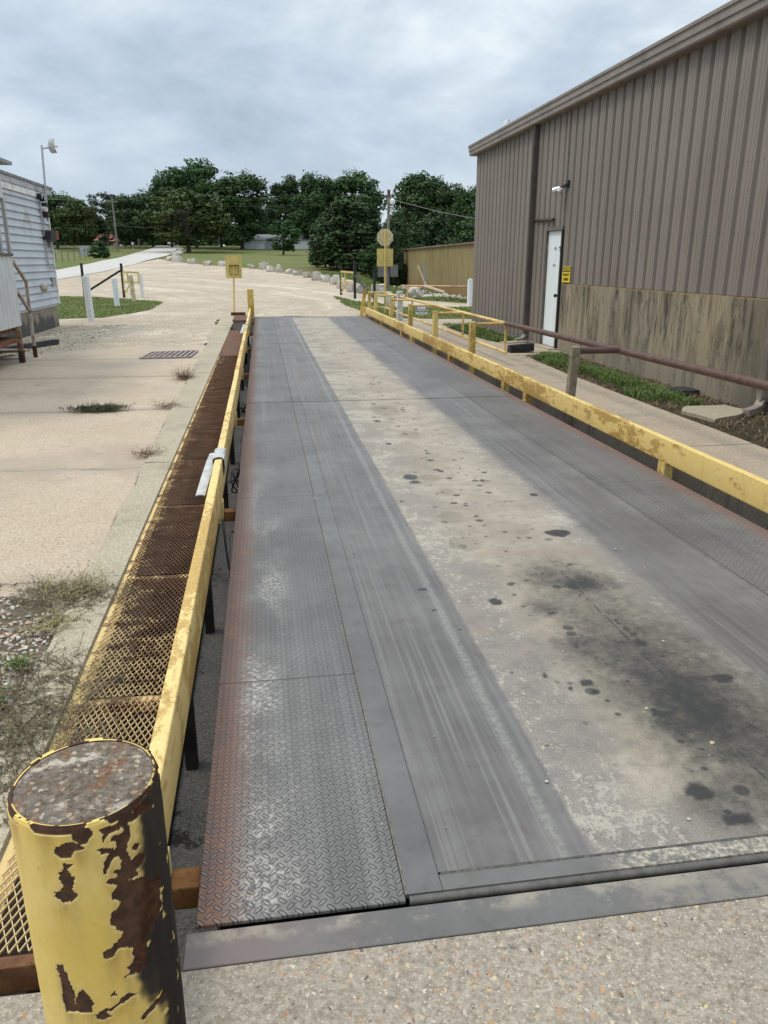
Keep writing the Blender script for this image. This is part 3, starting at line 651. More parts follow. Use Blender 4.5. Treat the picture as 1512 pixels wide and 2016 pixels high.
# ------------------------------------------------------------------ left guard rail
YEL = yellow('rail_yellow', (.66, .475, .175), (.54, .35, .11), .35)
YEL_D = yellow('rail_yellow_right', (.66, .465, .145), (.48, .30, .085), .5, 1.1)
lr = thing('guard_rail', 'low weathered yellow tube rail between grating walkway and deck', 'guard rail', (-.36, 12.8, 0))
for a, b, dz in ((1.35, 10.0, 0.), (10.005, 24.6, -.006)):
    MB().box(-.388 + dz, -.335 + dz * .5, a, b, .03 + dz, .25 + dz, .008, 3).build('beam', YEL, lr, 40)
for yy in (1.80, 5.2, 8.5, 12.1, 15.7, 19.3, 22.8):
    MB().box(-.397, -.330, yy - .05, yy + .05, -.13, .028, .005).build('post', YEL, lr)
    MB().box(-.328, -.243, yy - .04, yy + .04, -.12, -.045, .008).build('stub_arm', RUSTO, lr)
for yy in (2.98, 4.29, 6.6, 8.36, 10.9, 13.5, 17.2, 20.9):
    MB().box(-.425, -.375, yy - .03, yy + .03, -.52, -.02).build('leg', DARKST, lr)
# ------------------------------------------------------------------ right guard rail
rr = thing('guard_rail', 'low chipped yellow tube rail along the pit wall below brown handrail', 'guard rail', (3.16, 12.8, 0))
for a, b in ((1.7, 9.385), (9.40, 24.5)):
    MB().box(3.13, 3.185, a, b, .062, .252, .009, 3).build('beam', YEL_D, rr, 40)
for yy in (1.9, 5.62, 9.05, 9.95, 13.1, 16.6, 17.9, 21.0, 24.2):
    MB().box(3.125, 3.20, yy - .055, yy + .055, -.20, .061, .005).build('post', YEL_D, rr)

# ------------------------------------------------------------------ handrail
WOODY = yellow('post_yellow', (.60, .45, .14), (.47, .32, .085), .15)
hr = thing('pipe_handrail', 'pipe handrail on square posts, far part yellow and near part brown', 'handrail', (3.3, 12, 0))
BROWN = simple('brown_paint', (.095, .052, .042), .55, .25, 14, .15, dirt=(.15, .085, .05), dirt_amt=.4)
GREYW = simple('grey_wood_post', (.21, .175, .13), .85, .3, 12, .4)
RX, RZ = 3.83, .655
for yy in (12.15, 14.9, 17.5, 20.2, 23.0, 24.4):
    zt = RZ + .035
    MB().box(3.235, 3.325, yy - .06, yy + .06, -.5, zt, .006).build('post', WOODY, hr)
    if yy < 24:
        MB().tube([(3.32, yy, RZ - .005), (RX, yy, RZ)], .024, 10).build('arm', YEL, hr, 40)
        MB().tube([(RX, yy, RZ), (RX, yy, .2)], .022, 10).build('upright', YEL, hr, 40)
MB().tube([(RX, 12.15, RZ), (RX, 24.9, RZ)], .027, 12).build('top_rail', YEL, hr, 40)
MB().tube([(RX, 12.05, .205), (RX, 24.9, .205)], .024, 12).build('lower_rail', YEL, hr, 40)
MB().tube([(RX, 24.9, RZ), (3.3, 24.9, RZ + .01)], .024, 10).tube([(RX, 24.9, .205), (3.3, 24.9, .205)], .022, 10).tube([(RX, 24.9, RZ), (RX, 24.9, .2)], .022, 10).build('end_rail', YEL, hr, 40)
MB().tube([(RX, 12.14, RZ), (3.80, 7.9, .68), (3.76, 4.9, .70), (3.74, 1.8, .71)], .038, 14).build('near_rail', BROWN, hr, 40)
for yy, lean in ((7.93, .14), (3.4, .05)):
    MB().bar((3.29, yy + lean, -.5), (3.28, yy, .735), .085, .085, .005).build('post', GREYW, hr)
    MB().tube([(3.33, yy, .69), (3.78, yy, .69)], .036, 12).build('arm', BROWN, hr, 40)
RUBBER = simple('rubber', (.03, .03, .032), .8, .4, 12, .3)
rb = MB(); rb.extrude([(4.45, 14.0, 0), (4.45, 13.78, 0), (4.45, 13.80, .13), (4.45, 13.95, .13)], (.46, .02, .03))
for i in range(9): rb.box(4.47 + i * .048, 4.485 + i * .048, 13.765, 13.79, .02, .12)
o = rb.build('rubber_block', RUBBER); tag(o, 'black ribbed rubber block on sidewalk where yellow handrail ends', 'rubber block')

# ------------------------------------------------------------------ text helper
def text_mesh(name, body, size, M, mat, parent, depth=.0015, sx=1., bold=0.):
    cu = bpy.data.curves.new(name, 'FONT'); cu.body = body; cu.size = size; cu.extrude = depth; cu.align_x = 'CENTER'; cu.align_y = 'CENTER'; cu.offset = bold
    o = bpy.data.objects.new(name, cu); COL.objects.link(o)
    bpy.context.view_layer.update()
    me = bpy.data.meshes.new_from_object(o.evaluated_get(bpy.context.evaluated_depsgraph_get()))
    bpy.data.objects.remove(o)
    off = parent_world(parent)
    Q = Matrix.Translation(-off) @ M @ Matrix.Diagonal((sx, 1, 1, 1))
    me.transform(Q); me.name = name
    return link(name, me, mat, parent)
WHITEP = simple('white_paint', (.72, .72, .70), .6, .08, 9, .1, dirt=(.35, .32, .27), dirt_amt=.5)
BLACKP = simple('black_paint', (.018, .018, .02), .55, .3, 10, .15)
# high voltage sign hanging on the arm
hv = thing('warning_sign', 'small white sign lettered HIGH VOLTAGE hanging from yellow handrail arm', 'sign', (3.52, 17.45, .55))
MB().box(3.39, 3.65, 17.440, 17.446, .463, .645, .002).build('panel', simple('sign_white', (.80, .80, .78), .6, .05, 8, 0), hv)
mb = MB()
def oval(cx, cz, rx, rz, y, n=28, p=.5): return [(cx + rx * abs(math.cos(t)) ** p * (1 if math.cos(t) > 0 else -1), y, cz + rz * abs(math.sin(t)) ** p * (1 if math.sin(t) > 0 else -1)) for t in [2 * math.pi * i / n for i in range(n)]]
MB().box(3.400, 3.640, 17.4365, 17.4395, .57, .637).build('black_band', BLACKP, hv)
MB().extrude(oval(3.52, .603, .105, .026, 17.4345), (0, .002, 0)).build('faded_oval', simple('faded_red', (.80, .72, .70), .7, .1), hv)
Rface = Matrix.Rotation(R_(90), 4, 'X')
text_mesh('lettering', 'HIGH VOLTAGE', .046, Matrix.Translation((3.52, 17.437, .532)) @ Rface, BLACKP, hv, sx=.78, bold=.0012)
mb = MB()
for i in range(13): mb.box(3.425 + i * .0148, 3.425 + i * .0148 + .010, 17.4365, 17.4395, .485, .499)
mb.build('worn_print', simple('faded_black', (.12, .12, .12), .7), hv)

# ------------------------------------------------------------------ signs at the far end
SIGNY = yellow('sign_yellow', (.56, .43, .13), (.58, .45, .15), -.4, .6)
sl = thing('sign_post', 'blank yellow rounded board with bracket on a thin yellow pole', 'sign', (-.95, 26.9, 0))
def rrect(x0, x1, z0, z1, r, y, n=5):
    P = []
    for cx, cz, a0 in ((x1 - r, z1 - r, 0), (x0 + r, z1 - r, 90), (x0 + r, z0 + r, 180), (x1 - r, z0 + r, 270)):
        for i in range(n + 1): t = R_(a0 + 90 * i / n); P.append((cx + r * math.cos(t), y, cz + r * math.sin(t)))
    return P
MB().extrude(rrect(-1.13, -.61, 1.06, 1.78, .05, 26.93), (0, .012, 0)).build('panel', SIGNY, sl)
MB().tube([(-.93, 26.88, -.02), (-.865, 26.90, 1.5)], .03, 10).build('pole', SIGNY, sl, 40)
DKBR = simple('dark_rust', (.045, .03, .02), .8, .3, 20)
MB().box(-1.01, -.70, 26.86, 26.93, 1.455, 1.475).build('bracket', DKBR, sl)
MB().box(-1.0, -.99, 26.922, 26.929, 1.18, 1.455).box(-.72, -.71, 26.922, 26.929, 1.18, 1.455).box(-1.0, -.71, 26.922, 26.929, 1.175, 1.185).build('frame_lines', DKBR, sl)

m = MT('peeling_sign', .7, .25); k = m.noise(14, 8, .75, st=(1, 1, .6)); k2 = m.noise(45, 5, .7, off=(3, 1, 2))
c = m.mix(m.step(k, .52, .6), (.58, .50, .29), (.36, .29, .15)); c = m.mix(m.step(k2, .60, .66), c, (.07, .055, .04)); m.color(c); PEEL = m.m
ss_ = thing('sign_post', 'back of octagonal stop sign above square yellow board on yellow post', 'sign', (3.945, 25.5, 0))
oct_ = [(3.945 + .275 * math.cos(R_(22.5 + 45 * i)), 25.55, 2.315 + .275 * math.sin(R_(22.5 + 45 * i))) for i in range(8)]
MB().extrude(oct_, (0, .006, 0)).build('octagon_plate', PEEL, ss_)
MB().extrude(rrect(3.685, 4.205, 1.44, 1.975, .01, 25.55), (0, .008, 0)).build('square_panel', SIGNY, ss_)
MB().tube([(3.945, 25.51, -.02), (3.945, 25.51, 2.53)], .034, 12).build('pole', SIGNY, ss_, 40)
WHT = simple('white_post', (.60, .62, .62), .8, .12, 14, .3, dirt=(.30, .28, .24), dirt_amt=.55)
for (x_, y_, h_, w_, lab) in ((3.84, 22.15, .80, .155, 'stout white post standing just behind the yellow handrail'), (4.42, 27.9, .58, .22, 'short white post on the grass at the stop sign foot')):
    o = MB().box(x_ - w_ / 2, x_ + w_ / 2, y_ - w_ / 2, y_ + w_ / 2, -.05, h_, .012).build('white_post', WHT, loc=(x_, y_, 0)); tag(o, lab, 'post')

# end bollards of the scale
YELB = yellow('end_bollard_yellow', (.60, .41, .075), (.52, .32, .05), .45)
o = MB().box(-.43, -.245, 24.35, 24.53, -.1, .80, .012).build('square_bollard', YELB, loc=(-.34, 24.4, 0)); tag(o, 'square yellow bollard with rust streaks at far end of the left rail', 'bollard')
mb = MB(); mb.bar((3.02, 24.5, -.05), (3.17, 24.62, .72), .10, .02, .003); mb.bar((3.08, 24.5, -.05), (3.215, 24.62, .80), .02, .14, .003)
o = mb.build('angle_post', yellow('angle_yellow', (.58, .38, .07), (.40, .22, .04), .75), loc=(3.1, 24.5, 0)); tag(o, 'leaning rusty yellow angle iron post at far end of the right rail', 'post')

# ------------------------------------------------------------------ near bollard (bottom left)
BX, BY, BR, BZ = -.3214, 1.1164, .1164, .80
chips = [
 [(-1.781, -.0385), (-1.647, -.0283), (-1.586, -.0275), (-1.455, -.0331), (-1.393, -.0394), (-1.439, -.0469), (-1.544, -.0444), (-1.614, -.0537), (-1.716, -.0546), (-1.793, -.0489)],
 [(-1.705, -.0635), (-1.616, -.0656), (-1.628, -.0865), (-1.594, -.093), (-1.628, -.1155), (-1.579, -.1269), (-1.679, -.1351), (-1.797, -.1353), (-1.865, -.1269), (-1.898, -.1167), (-1.797, -.1168), (-1.74, -.1043), (-1.783, -.0953), (-1.773, -.0862), (-1.706, -.083)],
 [(-1.013, -.125), (-.683, -.1451), (-.367, -.1791), (-.449, -.234), (-.755, -.2686), (-.917, -.273), (-1.022, -.2572), (-1.128, -.2507), (-1.265, -.2601), (-1.39, -.2589), (-1.379, -.2477), (-1.27, -.2416), (-1.174, -.2293), (-1.081, -.2227), (-1.155, -.2077), (-1.226, -.1936), (-1.21, -.1753), (-1.111, -.172), (-1.09, -.1606), (-1.164, -.1479), (-1.119, -.1335)],
 [(-.984, -.2671), (-.755, -.2686), (-.802, -.3153), (-1.002, -.3132), (-1.164, -.3156), (-1.043, -.3062), (-1.109, -.2907), (-1.007, -.2922)],
 [(-2.041, -.2732), (-1.921, -.2692), (-1.88, -.295), (-1.848, -.3181), (-1.823, -.3486), (-1.759, -.3103), (-1.681, -.3205), (-1.594, -.3421), (-1.614, -.3626), (-1.841, -.3645), (-1.97, -.3696), (-2.034, -.3374), (-2.014, -.3126), (-2.056, -.294)],
 [(-1.575, -.3668), (-1.441, -.3604), (-1.332, -.3586), (-1.123, -.3446), (-1.018, -.357), (-1.318, -.3664), (-1.45, -.3706), (-1.375, -.3827), (-1.505, -.3844), (-1.576, -.379)],
 [(-1.355, -.3366), (-1.284, -.3284), (-1.255, -.344)],
 [(-1.018, -.4105), (-.887, -.4055), (-.543, -.399), (-.497, -.4087), (-.789, -.4165), (-.977, -.4199)],
 [(-1.239, -.0956), (-1.228, -.0839), (-1.109, -.0663), (-.992, -.0557), (-.841, -.0426), (-.798, -.049), (-.956, -.0644), (-1.052, -.073), (-1.128, -.0865), (-1.211, -.0986)],
 [(-1.29, -.0434), (-1.038, -.0587), (-1.046, -.0672), (-1.206, -.0609)],
 [(-.988, -.0743), (-.875, -.0766), (-.821, -.0964), (-.664, -.1008), (-.649, -.1147), (-.794, -.1206), (-.73, -.1359), (-1.057, -.1251), (-1.219, -.1182), (-1.131, -.1125), (-1.046, -.1133)],
 [(-1.559, -.0017), (-1.318, -.0113), (-1.291, -.0242), (-1.415, -.0314), (-1.528, -.0285), (-1.533, -.0138)],
 [(-2.187, .0008), (-1.821, -.0009), (-1.709, -.012), (-1.827, -.0053), (-2.141, -.006)],
 [(-1.259, -.0109), (-1.038, -.0139), (-.68, -.0132), (-.423, -.0172), (-.403, -.0313), (-.724, -.0277), (-.92, -.0277), (-1.074, -.0294), (-1.168, -.0419), (-1.174, -.0267)]]
def pip(p, poly):
    x, y = p; c = False; j = len(poly) - 1
    for i in range(len(poly)):
        if (poly[i][1] > y) != (poly[j][1] > y) and x < (poly[j][0] - poly[i][0]) * (y - poly[i][1]) / (poly[j][1] - poly[i][1]) + poly[i][0]: c = not c
        j = i
    return c
bol = thing('bollard', 'thick concrete filled steel bollard with peeling yellow paint in front of the walkway', 'bollard', (BX, BY, 0))
NT, NZ = 300, 240
vs, chip, rub = [], [], []
zs = [BZ * .42 * (i / 40) for i in range(40)] + [BZ * .42 + BZ * .58 * i / (NZ - 40) for i in range(NZ - 40 + 1)]
for z_ in zs:
    for j in range(NT):
        th = -math.pi + 2 * math.pi * j / NT
        dz = z_ - BZ
        P = Vector((math.cos(th) * 3, math.sin(th) * 3, z_ * 25))
        jt, jz = .05 * mnoise.noise(P * 1.7) + .025 * mnoise.noise(P * 5), .006 * mnoise.noise(P * 1.9 + Vector((9, 9, 9))) + .003 * mnoise.noise(P * 6)
        q = (th + jt, dz + jz); cval = 0.
        if -math.pi < th < 0:
            for pl in chips:
                if pip(q, pl): cval = 1.; break
        if not cval:
            n = mnoise.noise(P * .8 + Vector((3, 3, 3))) + .5 * mnoise.noise(P * 2.2)
            if dz > -.012 and n > -.1 + (dz + .012) * -20: cval = 1.
            if dz > -.13 and -1.3 < th < -.3 and n > .28: cval = 1.
            if (th > -.2 or th < -2.75) and n > .55: cval = 1.
            if z_ < .2 and n > .25: cval = 1.
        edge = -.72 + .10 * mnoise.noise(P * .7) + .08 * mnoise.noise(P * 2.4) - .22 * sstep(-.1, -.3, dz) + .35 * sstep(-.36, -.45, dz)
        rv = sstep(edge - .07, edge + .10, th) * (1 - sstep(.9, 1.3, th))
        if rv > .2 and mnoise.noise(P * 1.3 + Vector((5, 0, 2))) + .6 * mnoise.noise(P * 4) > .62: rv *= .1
        chip.append(cval); rub.append(rv)
        r_ = BR - .0026 * cval + .0006 * mnoise.noise(P * 1.1)
        if dz > -.004: r_ -= .002
        vs.append((r_ * math.cos(th), r_ * math.sin(th), z_))
fs = [(i * NT + j, i * NT + (j + 1) % NT, (i + 1) * NT + (j + 1) % NT, (i + 1) * NT + j) for i in range(NZ) for j in range(NT)]
# steel wall top ring
n0 = len(vs)
for j in range(NT):
    th = -math.pi + 2 * math.pi * j / NT; rr_ = BR - .009
    vs.append((rr_ * math.cos(th), rr_ * math.sin(th), BZ - .001)); chip.append(.0 if (mnoise.noise(Vector((math.cos(th) * 2.2, math.sin(th) * 2.2, 1))) + .5 * mnoise.noise(Vector((math.cos(th) * 9, math.sin(th) * 9, 4)))) > -.05 else 1.); rub.append(0.)
for j in range(NT): fs.append((NZ * NT + j, NZ * NT + (j + 1) % NT, n0 + (j + 1) % NT, n0 + j))
A2 = np.array(chip[:len(zs) * NT]).reshape(len(zs), NT); bl_ = A2.copy()
for i in range(len(zs) - 2, -1, -1):
    up_ = bl_[i + 1] * .955; up_ = .5 * up_ + .25 * np.roll(up_, 1) + .25 * np.roll(up_, -1); bl_[i] = np.maximum(A2[i], up_)
rim_ = A2.copy()
for _ in range(5): rim_ = (rim_ + np.roll(rim_, 1, 0) + np.roll(rim_, -1, 0) + np.roll(rim_, 1, 1) + np.roll(rim_, -1, 1)) / 5
pad = np.zeros(len(vs) - bl_.size); bleed = np.concatenate([bl_.ravel(), pad]); rimA = np.concatenate([rim_.ravel(), pad])
me = bpy.data.meshes.new('pipe'); me.from_pydata(vs, [], fs)
for nm, A in (('chip', chip), ('rub', rub), ('bleed', bleed), ('rim', rimA)):
    at = me.attributes.new(nm, 'FLOAT', 'POINT'); at.data.foreach_set('value', np.array(A, dtype=np.float32))
m = MT('bollard_paint', .55, .35)
a = m.noise(8, 7, .7); b = m.noise(45, 6, .7, off=(3, 0, 1)); s = m.noise(6, 5, .65, st=(3, 3, .5), off=(8, 1, 1))
c = m.mix(m.step(a, .35, .65), (.66, .46, .105), (.71, .53, .175))
c = m.mix(m.m_('MULTIPLY', m.step(s, .5, .75), .5), c, (.44, .33, .12)); c = m.mix(m.m_('MULTIPLY', m.step(a, .62, .75), .7), c, (.66, .48, .03))
c = m.mix(m.m_('MULTIPLY', m.step(b, .6, .75), .5), c, (.38, .27, .1))
rb_ = m.attr('rub').outputs['Fac']; cp = m.attr('chip').outputs['Fac']; rm_ = m.attr('rim').outputs['Fac']
c = m.mix(m.m_('MULTIPLY', m.m_('MULTIPLY', m.attr('bleed').outputs['Fac'], m.step(m.noise(30, 6, .7, st=(1, 1, .25)), .35, .7)), .75), c, (.30, .17, .05))
c = m.mix(m.m_('MULTIPLY', m.step(rm_, .06, .3), .2), c, (.74, .62, .33)); c = m.mix(m.m_('MULTIPLY', m.m_('MULTIPLY', m.step(m.noise(60, 8, .8, off=(7, 7, 7)), .64, .68), m.step(a, .4, .6)), .8), c, (.16, .08, .03))  # lighter rim is an edge highlight painted round the chips; then rust specks
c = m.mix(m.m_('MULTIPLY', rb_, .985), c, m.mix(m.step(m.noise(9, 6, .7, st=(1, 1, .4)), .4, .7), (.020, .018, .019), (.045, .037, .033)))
c = m.mix(m.step(cp, .35, .65), c, m.mix(m.step(b, .35, .7), (.040, .019, .011), (.095, .042, .02)))
m.color(c); m.rough(m.m_('MAXIMUM', m.m_('MULTIPLY_ADD', cp, .25, .52), m.m_('MULTIPLY', rb_, .85))); m.set(m.P.inputs['Specular IOR Level'], m.m_('MULTIPLY_ADD', rb_, -.28, .35)); m.bump(b, .18, .002); m.bump(a, .25, .004); m.bump(m.m_('SUBTRACT', 1., cp), .5, .002)
link('pipe', me, m.m, bol, 50)
vs, fs = [(0, 0, BZ + .004)], []
NR = 26
for i in range(1, NR + 1):
    for j in range(NT // 3):
        th = 2 * math.pi * j / (NT // 3); r_ = (BR - .0085) * i / NR
        P = Vector((r_ * math.cos(th) * 60, r_ * math.sin(th) * 60, 0)); e = 1 - sstep(.9, 1, i / NR)
        vs.append((r_ * math.cos(th), r_ * math.sin(th), BZ + .004 * (1 - (i / NR) ** 3) + e * (.0036 * mnoise.noise(P) + .0030 * mnoise.noise(P * 3)) - .0035 * (1 - e)))
k_ = NT // 3
for j in range(k_): fs.append((0, 1 + j, 1 + (j + 1) % k_))
for i in range(NR - 1):
    for j in range(k_): fs.append((1 + i * k_ + j, 1 + (i + 1) * k_ + j, 1 + (i + 1) * k_ + (j + 1) % k_, 1 + i * k_ + (j + 1) % k_))
me = bpy.data.meshes.new('concrete_fill'); me.from_pydata(vs, [], fs)
m, c, big, mid, fine = concrete('bollard_concrete', (.085, .053, .03), (.14, .095, .055), agg=.6, aggscale=85, dark=.5, pale=0)
c = m.mix(m.m_('MULTIPLY', m.step(m.noise(16, 7, .7, off=(3, 1, 0)), .5, .66), .6), c, (.22, .10, .045))
w_ = m.m_('MULTIPLY', m.step(m.noise(15, 6, .65, st=(.8, 1.3, 1), off=(5.5, 2, 0)), .56, .63), m.step(m.noise(70, 5, .7), .35, .5)); c = m.mix(m.m_('MULTIPLY', w_, .75), c, (.55, .49, .40))
c = m.mix(m.step(m.noise(30, 6, .7, off=(1, 1, 2)), .62, .68), c, (.06, .05, .045)); m.color(c); m.P.inputs['Specular IOR Level'].default_value = .04; m.rough(1.); m.bump(fine, .8, .004); m.bump(m.noise(70, 5, .7), 1., .008)
link('concrete_fill', me, m.m, bol, 60)

# ------------------------------------------------------------------ white plastic guards on the left rail, cables
PLAST = simple('white_plastic', (.46, .46, .44), .5, .12, 22, .05, dirt=(.27, .26, .23), dirt_amt=.5)
def trough(P, w, t=.004, curl=.6):
    mb = MB(); n = 7; rows = []
    for i, p in enumerate(P):
        p = Vector(p); d = (Vector(P[min(i + 1, len(P) - 1)]) - Vector(P[max(0, i - 1)])).normalized()
        a = d.cross(Vector((0, 0, 1))).normalized(); u = a.cross(d)
        row = []
        for k in range(n):
            s = (k / (n - 1) - .5) * 2
            row.append(p + a * (s * w / 2) + u * (-curl * w * .5 * s * s))
        rows.append(row)
    vs = [q for r in rows for q in r]; m_ = len(vs); vs += [q - Vector((0, 0, t)) for q in vs]; fs = []
    for i in range(len(P) - 1):
        for k in range(n - 1):
            fs += [(i * n + k, i * n + k + 1, (i + 1) * n + k + 1, (i + 1) * n + k), (m_ + i * n + k, m_ + (i + 1) * n + k, m_ + (i + 1) * n + k + 1, m_ + i * n + k + 1)]
    return mb.add(vs, fs)
g0 = thing('plastic_guard', 'white plastic guard folded over yellow rail with long tongue, nearer of two', 'plastic guard', (-.36, 5.6, .25), 'plastic guards on the rail')
prof_ = [(-.408, .165), (-.405, .21), (-.402, .252), (-.385, .262), (-.362, .263), (-.338, .261), (-.324, .252), (-.321, .19), (-.326, .13)]
sd = MB(); NY = 9; G = []
for side in (0, 1):
    for b_ in range(NY):
        for a_, (px_, pz_) in enumerate(prof_):
            q = Vector((px_ * 20, b_ * .8, pz_ * 20)); w_ = .006 * mnoise.noise(q) + .003 * mnoise.noise(q * 3)
            k_ = .004 * side
            yb_ = 5.47 + .32 * b_ / (NY - 1) + (.02 * mnoise.noise(Vector((a_ * .9, 3, b_))) if b_ in (0, NY - 1) else 0)
            G.append((px_ + (w_ if a_ < 3 else -w_ if a_ > 5 else 0) * .6 + (k_ if a_ < 3 else -k_ if a_ > 5 else 0), yb_, pz_ + (abs(w_) if 2 < a_ < 6 else 0) - (k_ if 2 < a_ < 6 else 0)))
na = len(prof_); fs_ = []
for side in (0, 1):
    o_ = side * NY * na
    fs_ += [(o_ + b_ * na + a_, o_ + b_ * na + a_ + 1, o_ + (b_ + 1) * na + a_ + 1, o_ + (b_ + 1) * na + a_) for b_ in range(NY - 1) for a_ in range(na - 1)]
sd.add(G, fs_).build('saddle', PLAST, g0, 50)
trough([(-.405, 5.66, .255), (-.42, 5.52, .235), (-.445, 5.30, .18), (-.470, 5.06, .115)], .062, .006, .25).build('tongue', PLAST, g0, 50)
reg(g0)
g1 = copy_tree(g0); g1.location = (-.366, 18.0, .244); g1['label'] = 'white plastic guard folded over yellow rail near the steel junction box'
CABLE = simple('black_cable', (.012, .012, .013), .5, .2, 20, 0)
GCABLE = simple('grey_cable', (.16, .16, .16), .5, .2, 20, 0)
P = []
for i in range(120):
    t = i / 119; y_ = 3.6 + 20 * t; P.append((-.285 + .02 * math.sin(y_ * 2.1), y_, -.35 + .12 * math.sin(y_ * 1.7) + .05 * math.sin(y_ * 5)))
o = MB().tube(P, .006, 6).build('cable', GCABLE, smooth=60); tag(o, 'thin grey cable running along the gap beside the deck', 'cable')
def loop(name, cx, cy, cz, r, turns, lab, tail):
    P = [(cx - .06, cy - .5, -.02)]
    for i in range(int(turns * 20)):
        a = i / 20 * 2 * math.pi; rr_ = r * (.75 + .25 * math.sin(i * .37)); P.append((cx + .035 * math.sin(a * 1.3), cy + rr_ * 1.6 * math.cos(a), cz + rr_ * math.sin(a)))
    P.append((cx, cy + tail, cz - .1)); P.append((cx - .02, cy + tail * 1.6, -.3))
    o = MB().tube(P, .006, 6).build(name, CABLE, smooth=60, loc=(cx, cy, cz)); tag(o, lab, 'cable')
loop('cable_coil', -.285, 6.3, -.17, .13, 2.6, 'loose black cable coiled in the gap below the near plastic guard', .8)
loop('cable_coil', -.28, 9.6, -.17, .10, 2.1, 'small black cable coil hanging in the gap near the deck joint', .5)
P = [(-.33, 5.02, -.06), (-.31, 4.85, -.2), (-.28, 4.6, -.3), (-.25, 4.35, -.33), (-.2, 4.1, -.3)]
o = MB().tube(P, .008, 7).build('cable', CABLE, smooth=60); tag(o, 'black cable hanging from a rail stub down under the deck', 'cable')

# ------------------------------------------------------------------ drain grate in the slab
dr = thing('drain_grate', 'rusty slotted steel drain grate set in the left concrete slab', 'drain', (-1.7, 14.6, 0))
A, B, C_, D_ = Vector((-2.13, 14.0, 0)), Vector((-1.31, 14.03, 0)), Vector((-1.24, 15.0, 0)), Vector((-2.05, 14.9, 0))
mb = MB()
dk = MB(); dk.extrude([A + Vector((0, 0, -.012)), B + Vector((0, 0, -.012)), C_ + Vector((0, 0, -.012)), D_ + Vector((0, 0, -.012))], (0, 0, .002)); dk.build('slot_shade', simple('slot_shade_black', (.006, .006, .006), .9), dr)  # flat black sheet stands in for the shaded hollow between the bars
nb = 9
for i in range(nb + 1):
    t = i / nb; p, q = A.lerp(B, t), D_.lerp(C_, t); mb.bar(p + Vector((0, 0, .002)), q + Vector((0, 0, .002)), .046, .018)
mb.bar(A, B, .07, .026); mb.bar(D_, C_, .07, .026)
mb.build('bars', rusty('drain_rust', (.26, .215, .20), (.34, .29, .27)), dr)

# ------------------------------------------------------------------ brown metal building
WX = 5.5
m = MT('brown_siding', .55, .35)
x, y, z = m.xyz(); a = m.noise(.7, 6, .6); b = m.noise(5, 6, .7, st=(1, 4, .25)); f = m.noise(60, 4, .6)
c = m.mix(m.step(a, .3, .7), (.212, .181, .152), (.240, .207, .176)); c = m.mix(m.m_('MULTIPLY', m.step(b, .5, .8), .35), c, (.125, .10, .087))
c = m.mix(m.m_('MULTIPLY', m.step(f, .62, .75), .25), c, (.27, .24, .21)); sh = m.N('ShaderNodeTexWhiteNoise'); sh.noise_dimensions = '1D'; m.set(sh.inputs['W'], m.m_('FLOOR', m.m_('DIVIDE', y, .894))); c = m.mix(m.m_('MULTIPLY', sh.outputs['Value'], .22), c, (.12, .098, .085))
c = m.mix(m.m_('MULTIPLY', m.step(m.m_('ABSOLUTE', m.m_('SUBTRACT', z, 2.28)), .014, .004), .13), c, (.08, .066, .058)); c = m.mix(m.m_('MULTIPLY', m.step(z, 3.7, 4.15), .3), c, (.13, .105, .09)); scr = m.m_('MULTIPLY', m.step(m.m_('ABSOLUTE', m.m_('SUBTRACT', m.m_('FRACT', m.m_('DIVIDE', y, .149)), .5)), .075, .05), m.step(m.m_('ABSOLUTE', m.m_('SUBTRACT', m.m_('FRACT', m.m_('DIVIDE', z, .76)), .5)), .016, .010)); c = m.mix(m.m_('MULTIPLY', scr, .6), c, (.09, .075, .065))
m.color(c); m.bump(a, .05, .02); SIDING = m.m
bd = thing('metal_building', 'large brown corrugated metal building with stained concrete base and white door', 'building', (WX, 12, 0))
def corr_line(y0, y1, mod=.298, dep=.042):
    """ribbed profile running from y1 down to y0: list of (x, y)"""
    P = []; y = y1
    while y > y0:
        for dy, dx in ((0, 0), (.050, 0), (.070, -dep), (.118, -dep), (.124, -dep - .006), (.146, -dep - .006), (.152, -dep), (.186, -dep), (.192, -dep - .006), (.214, -dep - .006), (.220, -dep), (.262, -dep), (.282, 0)):
            if y - dy > y0: P.append((WX + dx + .018, y - dy))
        y -= mod
    P.append((WX + .018, y0)); return P
def corr_wall(y0, y1, z0, z1):
    mb = MB(); P = corr_line(y0, y1); n = len(P)
    zsn = [z0, (z0 + z1) / 2, z1]
    vs = [(x, y, zz) for zz in zsn for x, y in P]
    return mb.add(vs, [(r * n + i, r * n + i + 1, (r + 1) * n + i + 1, (r + 1) * n + i) for r in range(2) for i in range(n - 1)])
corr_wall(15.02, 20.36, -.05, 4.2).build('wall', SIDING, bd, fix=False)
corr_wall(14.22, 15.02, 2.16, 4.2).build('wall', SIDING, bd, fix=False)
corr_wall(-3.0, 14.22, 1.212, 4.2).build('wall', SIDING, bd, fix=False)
mb = MB(); mb.box(WX + .055, WX + .2, -3, 14.1, 1.2, 4.2); mb.box(WX + .055, WX + .2, 15.1, 20.3, -.05, 4.2); mb.box(WX + .055, WX + .2, 14.1, 15.1, 2.2, 4.2)
mb.build('inner_wall', simple('dark_inner', (.03, .03, .03), .9), bd)
MB().box(WX + .065, 24, 20.2, 20.37, -.05, 4.25).build('end_wall', SIDING, bd); MB().box(WX - .03, WX + .06, 20.30, 20.385, -.05, 4.2).build('corner_trim', SIDING, bd); MB().box(WX + .01, 24, -3.1, -3.0, -.05, 4.25).build('end_wall', SIDING, bd)
MB().box(WX - .012, WX + .05, 14.10, 14.18, -.02, 1.21).build('jamb_trim', SIDING, bd)
